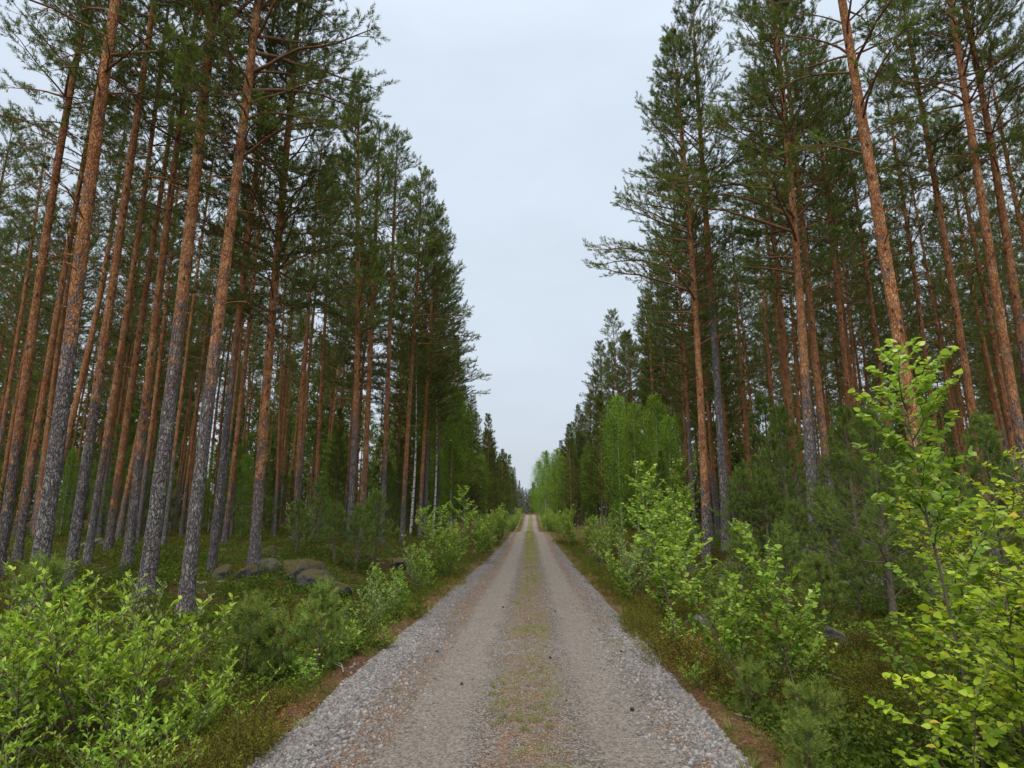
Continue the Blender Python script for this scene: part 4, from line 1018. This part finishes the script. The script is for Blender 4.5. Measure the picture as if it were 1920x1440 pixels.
boulder(11, 95, 16., .4, .4, .34, 'mossy boulder behind the stout grey-footed pine', .2)
boulder(12, 145, 8.4, .55, .4, .38, 'grey boulder half hidden by the left willows', .2)
boulder(13, 1302, 11.0, .42, .35, .36, 'mossy boulder under the tall bright sapling on the right', .6)
boulder(14, 1610, 12.5, .62, .5, .42, 'pale lichened boulder in the right undergrowth', .9)
boulder(15, 1548, 8.4, .34, .3, .30, 'brown mossy boulder right of the round-leaved sapling', .15)
boulder(16, 1290, 17.0, .55, .4, .42, 'flat-topped boulder beside the foot of the red-marked pine', .5)
boulder(17, 620, 9.6, .28, .2, .14, 'low pale stone in the heath left of the road', .8)

# ------------------------------------------------------------------ ground cover (uncountable)
def scatter(n_try, d0, d1, dens_f, seed, pw=1.0, lim=(-120, 2040)):
    r = np.random.default_rng(seed)
    d = d0 + (d1 - d0) * r.random(n_try) ** pw; px = r.uniform(lim[0], lim[1], n_try)
    rr = d * math.cos(PITCH) * (px - 960) / F_PX
    x = FWD[0] * d + RGT[0] * rr; y = FWD[1] * d + RGT[1] * rr
    k = r.random(n_try) < dens_f(x, y); return x[k], y[k], d[k], r
def edist(x, y):
    dx = x - roadx(y); return np.where(dx < 0, -dx - edgeL(y), dx - edgeR(y))

def clump_t(kind, seed):
    r = np.random.default_rng(seed); mb = MB()
    if kind == 'bil':       # bilberry: leaning stems with small leaves
        n = 60; a = r.random(n) * 2 * PI; q = r.random(n) ** .5
        P = np.stack([q * np.cos(a), q * np.sin(a), r.random(n) * .9 * (1.1 - q * .5)], -1)
        stamp(mb, P, np.stack([np.cos(a), np.sin(a), r.normal(size=n) * .4 + .4], -1) + r.normal(size=(n, 3)) * .5, r.uniform(.14, .24, n), *LEAF_SM, r)
    elif kind == 'hea':     # heather: upright wiry sprigs
        n = 46; a = r.random(n) * 2 * PI; q = r.random(n) ** .5 * .8
        P = np.stack([q * np.cos(a), q * np.sin(a), np.zeros(n) - .05], -1)
        D = np.stack([np.cos(a) * q * 1.1, np.sin(a) * q * 1.1, np.ones(n)], -1) + r.normal(size=(n, 3)) * .5
        tv, tf = tuft_template(20, seed + 5, 1.0, .11, .045)
        stamp(mb, P, D, r.uniform(.6, 1.25, n), tv, tf, r)
    elif kind == 'gra':
        n = 26; a = r.random(n) * 2 * PI; q = r.random(n) * .5
        P = np.stack([q * np.cos(a), q * np.sin(a), np.zeros(n) - .03], -1)
        D = np.stack([np.cos(a) * .5, np.sin(a) * .5, np.ones(n)], -1) + r.normal(size=(n, 3)) * .25
        tv = np.array([(-.022, 0, 0), (.022, 0, 0), (.018, .05, .5), (-.018, .05, .5), (0, .2, .95)], float)
        stamp(mb, P, D, r.uniform(.5, 1.1, n), tv, np.array([(0, 1, 2), (0, 2, 3), (3, 2, 4)]), r)
    elif kind == 'lic':
        n = 30; a = r.random(n) * 2 * PI; q = r.random(n) ** .5
        P = np.stack([q * np.cos(a), q * np.sin(a), r.random(n) * .25], -1)
        stamp(mb, P, r.normal(size=(n, 3)) + [0, 0, .4], r.uniform(.25, .45, n), *LEAF_SM, r)
    V = np.concatenate(mb.v); key = list(mb.f)[0]; return V, np.concatenate(mb.f[key]), np.concatenate(mb.r)
def cover(name, kind, m, x, y, S, r, label, cat, hs=1.0, vary=.45):
    mb = MB(); nt_ = 4
    which = r.integers(0, nt_, len(x)); rz = r.random(len(x)) * 2 * PI
    z = ground(x, y)
    patch = vnoise(x * .6, y * .6, 5) * .6 + vnoise(x * 2.4, y * 2.4, 8) * .4
    for w in range(nt_):
        V, Fx, R_ = clump_t(kind, 50 + w); k = np.where(which == w)[0]
        if len(k) == 0: continue
        c, s = np.cos(rz[k]), np.sin(rz[k]); Sk = S[k]
        vx = (V[None, :, 0] * c[:, None] - V[None, :, 1] * s[:, None]) * Sk[:, None] + x[k][:, None]
        vy = (V[None, :, 0] * s[:, None] + V[None, :, 1] * c[:, None]) * Sk[:, None] + y[k][:, None]
        vz = V[None, :, 2] * Sk[:, None] * hs + z[k][:, None]
        Fa = (Fx[None] + (np.arange(len(k)) * len(V))[:, None, None]).reshape(-1, Fx.shape[1])
        rr = np.clip(R_[None, :] * (1 - vary) + patch[k][:, None] * vary + r.normal(size=(len(k), 1)) * .06, 0, 1)
        mb.add(np.stack([vx, vy, vz], -1).reshape(-1, 3), Fa, rr.ravel())
    print(name, len(x), 'clumps')
    return tag(mb.build(name, m), label, cat, None, 'stuff')
def dens_bil(x, y): return (edist(x, y) > .30 + (vnoise(x * 1.3, y * 1.3, 91) - .5) * .5) * np.clip((vnoise(x * .45 + 9, y * .45, 2) * .6 + vnoise(x * 1.6, y * 1.6, 31) * .4 - .34) * 3.4, .05, 1)
def dens_hea(x, y): return (edist(x, y) > .10 + (vnoise(x * 1.3, y * 1.3, 91) - .5) * .5) * np.clip((.66 - vnoise(x * .45 + 9, y * .45, 2) * .6 - vnoise(x * 1.9, y * 1.9, 32) * .4) * 3.2, .04, 1)
xs, ys, ss, = [], [], []
x1, y1, d1, r = scatter(9000, 4.0, 12, dens_bil, 61); x2, y2, d2, r = scatter(15000, 12, 45, dens_bil, 62, 1.3)
x = np.concatenate([x1, x2]); y = np.concatenate([y1, y2]); d = np.concatenate([d1, d2])
cover('bilberry_cover', 'bil', M['bilberry'], x, y, r.uniform(.09, .22, len(x)) * (.7 + .7 * vnoise(x * .9, y * .9, 12)) * (1 + d * .012), r, 'low green bilberry carpet under the trees', 'ground cover')
x1, y1, d1, r = scatter(9000, 4.0, 12, dens_hea, 63); x2, y2, d2, r = scatter(11000, 12, 42, dens_hea, 64, 1.3)
x = np.concatenate([x1, x2]); y = np.concatenate([y1, y2]); d = np.concatenate([d1, d2])
cover('heather_cover', 'hea', M['heather'], x, y, r.uniform(.08, .20, len(x)) * (.7 + .7 * vnoise(x * .9, y * .9, 13)) * (1 + d * .014), r, 'brownish heather and crowberry covering the verges', 'ground cover')
x, y, d, r = scatter(9000, 4.5, 26, lambda x, y: (edist(x, y) > .5) * (vnoise(x * 1.1, y * 1.1, 14) > .70), 65)
cover('lichen_cover', 'lic', M['lichen'], x, y, r.uniform(.05, .11, len(x)), r, 'pale reindeer lichen tufts in the heath', 'ground cover')
# grass: centre strip of the road and its edges
def dens_gr(x, y):
    dx = x - roadx(y) + (vnoise(x * .5, y * .35, 19) - .5) * .3; e = edist(x, y)
    mid = (np.abs(dx) < .30) * np.clip((vnoise(x * 2.2, y * .9, 17) - .42 + np.clip((y - 12) * .008, 0, .25)) * 2.6, .03, 1)
    sh = (np.abs(np.abs(dx) - 1.32) < .1) * (vnoise(x * 2, y * .8, 27) > .68) * .5
    return np.where(e < -.1, np.maximum(mid, sh), np.where(e < .7, .12, .03))
r = np.random.default_rng(66); n = 15000
y = 3.6 + 66 * r.random(n) ** 1.35; x = roadx(y) + r.uniform(-2.4, 2.1, n); k = r.random(n) < dens_gr(x, y); x, y = x[k], y[k]
_g = ground
def ground_or_road(x, y): return np.where(edist(x, y) < -.02, road_h(x, y), _g(x, y))
ground = ground_or_road
cover('grass', 'gra', M['grass'], x, y, np.where(edist(x, y) < -.1, r.uniform(.03, .075, len(x)), r.uniform(.07, .16, len(x))), r, 'thin yellow-green grass along the middle of the road', 'grass')

# gravel stones and litter
def stones(n, seed, pos, size, tpl, tone=(0., 1.)):
    r = np.random.default_rng(seed); x, y = pos(r, n); z = np.where(edist(x, y) < .06, np.maximum(road_h(x, y), _g(x, y) - .02), _g(x, y))
    P = np.stack([x, y, z], -1); S = size(r, len(x))
    S3 = np.stack([S * r.uniform(.7, 1.3, len(x)), S * r.uniform(.7, 1.3, len(x)), S * r.uniform(.5, .9, len(x))], -1)
    mbS.n  # keep one mesh
    V, Fx = tpl
    D = r.normal(size=(len(x), 3)) * .5 + [0, 0, 1]
    Vj = V[None] * (1 + (r.random((len(x), len(V), 1)) - .5) * .5)
    Dn = nrm(D); U = nrm(np.cross(r.normal(size=(len(x), 3)), Dn)); Wd = np.cross(Dn, U)
    VV = P[:, None] + Vj[:, :, 0:1] * S3[:, None, 0:1] * U[:, None] + Vj[:, :, 1:2] * S3[:, None, 1:2] * Wd[:, None] + Vj[:, :, 2:3] * S3[:, None, 2:3] * Dn[:, None]
    Fa = (Fx[None] + (np.arange(len(x)) * len(V))[:, None, None]).reshape(-1, 3)
    mbS.add(VV.reshape(-1, 3), Fa, np.repeat(tone[0] + (tone[1] - tone[0]) * r.random(len(x)), len(V)))
octv = np.array([(1, 0, 0), (-1, 0, 0), (0, 1, 0), (0, -1, 0), (0, 0, 1), (0, 0, -1)], float)
octf = np.array([(0, 2, 4), (2, 1, 4), (1, 3, 4), (3, 0, 4), (2, 0, 5), (1, 2, 5), (3, 1, 5), (0, 3, 5)])
iv, if_ = ico()
mbS = MB()
def shoulder(y0, y1, pw=1.0):
    def f(r, n):
        y = y0 + (y1 - y0) * r.random(n) ** pw; left = r.random(n) < .55
        wob = (vnoise(y * .8, y * 0, 71) - .5) * .3
        eL = edgeL(y); eR = edgeR(y)
        x = np.where(left, -(eL + .02) + np.abs(r.normal(size=n)) * .36 + wob * .5, (eR + .03) - np.abs(r.normal(size=n)) * .28 + wob * .5)
        return x + roadx(y), y
    return f
def anywhere(y0, y1, pw=1.):
    def f(r, n):
        y = y0 + (y1 - y0) * r.random(n) ** pw; x = roadx(y) + r.uniform(-1.9, 1.5, n)
        dx = np.abs(x - roadx(y)); k = r.random(n) < np.where(np.abs(dx - .8) < .34, .08, 1.0); return x[k], y[k]
    return f
stones(21000, 1, shoulder(3.6, 10), lambda r, n: r.uniform(.007, .021, n) * r.choice([.8, 1, 1, 1.4], n), (iv, if_), (.0, .93))
stones(15000, 2, shoulder(10, 34, 1.3), lambda r, n: r.uniform(.011, .026, n), (octv, octf), (.0, .9))
stones(60000, 3, anywhere(3.6, 9), lambda r, n: r.uniform(.003, .0085, n), (octv, octf), (.25, .97))
stones(30000, 4, anywhere(8, 24, 1.2), lambda r, n: r.uniform(.006, .013, n), (octv, octf))
tag(mbS.build('gravel', M['stone']), 'loose grey and pinkish gravel stones on the road and its shoulders', 'gravel', None, 'stuff')
mbL = MB(); r = np.random.default_rng(9)
n = 16000; y = 3.6 + 20 * r.random(n) ** 1.2; s = r.random(n)
dxl = np.where(s < .3, r.normal(size=n) * .2, np.where(s < .55, -1.3 + r.normal(size=n) * .16, np.where(s < .7, 1.28 + r.normal(size=n) * .13, np.where(s < .87, -2.5 + r.normal(size=n) * .2, 1.95 + r.normal(size=n) * .16))))
x = dxl + roadx(y); z = np.where(edist(x, y) < .02, road_h(x, y), _g(x, y)) + .006
tv = np.array([(-.05, 0, 0), (.05, 0, 0), (.03, .02, 1), (-.03, .02, 1)], float)
stamp(mbL, np.stack([x, y, z], -1), np.stack([r.normal(size=n), r.normal(size=n), r.normal(size=n) * .12], -1), r.uniform(.025, .06, n), tv, np.array([(0, 1, 2, 3)]), r, up=np.tile([0, 0, 1.], (n, 1)) + r.normal(size=(n, 3)) * .3)
tag(mbL.build('needle_litter', M['litter']), 'rust-brown fallen needles strewn beside the wheel tracks', 'needle litter', None, 'stuff')
ground = _g

# heather clumps at the gravel edge, each one a plant
for px, d, s, lab in [(1238, 8.2, .34, 'rounded heather clump bulging over the right gravel edge'), (1266, 7.5, .30, 'second heather clump at the right gravel edge, nearer the camera'),
                      (1300, 7.0, .32, 'heather clump behind the tiny leafy shoot on the right'), (1350, 6.4, .28, 'low heather clump before the fallen twig'),
                      (655, 8.2, .26, 'heather clump at the left gravel edge'), (520, 5.9, .30, 'heather clump left of the gravel, near the little willow'), (505, 5.3, .24, 'dry heather clump beside the left gravel near the bottom')]:
    x, y = at(px, d); mb = MB(); r = np.random.default_rng(int(px))
    for q in range(5):
        V, Fx, R_ = clump_t('hea', 80 + q); c_ = r.normal(size=2) * .45
        mb.add((V + [c_[0], c_[1], 0]) * [1, 1, .85], Fx, R_)
    o = mb.build('heather_clump', M['heather']); o.location = (x, y, float(ground(x, y))); o.scale = (s, s, s)
    tag(o, lab, 'heather', 'heather clumps at the gravel edge')

# fallen twigs
def twig(px, d, rz, L, lab, seed):
    r = np.random.default_rng(seed); x, y = at(px, d); mb = MB()
    p, a = grow((0, 0, .02), 0, .03, .0, L, 9, r, .16); p[:, 2] = .02 + .03 * np.abs(np.sin(np.linspace(0, 4, 9)))
    tubes(mb, p[None], np.linspace(.011, .004, 9)[None], 6)
    for j in (2, 4, 5, 7):
        p2, _ = grow(p[j], r.choice([-1, 1]) * r.uniform(.4, .9), .2, .0, L * .35, 5, r, .2); tubes(mb, p2[None], np.linspace(.006, .002, 5)[None], 4)
    o = mb.build('fallen_twig', M['limb_grey'], None, True); z = max(float(ground(x, y)), float(road_h(x, y))); o.location = (x, y, z + .03); o.rotation_euler = (0, 0, rz)
    tag(o, lab, 'twig', 'fallen twigs by the road')
twig(1392, 5.75, 2.9, .75, 'forked dry twig lying on the right gravel edge', 1)
twig(1480, 5.2, 2.4, .6, 'bent dry twig among the heather on the right', 2)
twig(800, 9.2, 3.0, .5, 'thin dark twig lying on the left shoulder', 3)
twig(660, 7.0, 1.9, .6, 'bare bleached twig at the foot of the left small pines', 4)

for k, (px, d, rz, L) in enumerate([(330, 9.5, .4, 1.1), (520, 10.6, 2.2, .9), (610, 11.5, 1.1, .8), (450, 9.0, 2.8, .8), (1500, 8.2, .7, 1.0), (1560, 7.0, 2.5, .9), (1340, 9.6, 1.6, .7), (700, 13.5, .3, .9)]):
    twig(px, d, rz, L, ['dead branch in the moss before the tall front pine', 'dead branch in the heath below the boulder heap', 'grey dead branch right of the boulder heap', 'short dead branch behind the airy little willow', 'dead branch in the heath behind the round-leaved sapling', 'grey dead branch left of the young birch leaves', 'short dead branch under the small pine on the right', 'dead branch in the moss behind the thin pale willow'][k], 20 + k)
# pine cones on the gravel
cz = []
mb = MB(); r = np.random.default_rng(3)
for k in range(46):
    t = k / 46; a = k * 2.4; rad_ = .016 * math.sin(PI * (.12 + .84 * t)) ** .7; zc = t * .045
    c = np.array([math.cos(a) * rad_ * .75, math.sin(a) * rad_ * .75, zc]); o_ = np.array([math.cos(a), math.sin(a), .5]); s_ = np.array([-math.sin(a), math.cos(a), 0])
    b = [c - s_ * .004, c + s_ * .004, c + o_ * .007 + s_ * .005, c + o_ * .007 - s_ * .005]
    b2 = [v + np.array([0, 0, .0022]) for v in b]
    mb.add(np.array(b + b2), np.array([(0, 1, 2, 3), (4, 7, 6, 5), (0, 4, 5, 1), (1, 5, 6, 2), (2, 6, 7, 3), (3, 7, 4, 0)]))
zs_ = np.linspace(0, .045, 6); tubes(mb, np.array([[(0, 0, z) for z in zs_]]), np.array([[.004, .011, .012, .011, .008, .002]]), 6, ref=(1, 0, 0))
cone_me = mb.mesh('pine_cone', M['cone'])
for px, ypx, lab in [(833, 1187, 'dark pine cone on the left wheel track, the upper one'), (873, 1241, 'dark pine cone on the left wheel track, mid-left'), (1026, 1200, 'pine cone on the grassy middle strip, larger dark one'), (1168, 1283, 'pine cone on the right shoulder'),
                     (1035, 1120, 'small pine cone on the middle strip, farther up'), (946, 1112, 'pine cone at the left track, farthest one'), (1149, 1190, 'pine cone on the litter right of the right track'), (668, 1393, 'pine cone near the bottom of the left shoulder')]:
    d = (1.7) * F_PX / (ypx - 955) * 1.03
    x, y = at(px + (px - 960) * .03, d)
    o = link('pine_cone', cone_me); o.location = (x, y, float(road_h(x, y)) + .014); o.rotation_euler = (PI / 2, 0, px % 6); o.scale = (.85,) * 3
    tag(o, lab, 'pine cone', 'pine cones dropped on the road')
print('objects', len(bpy.data.objects))
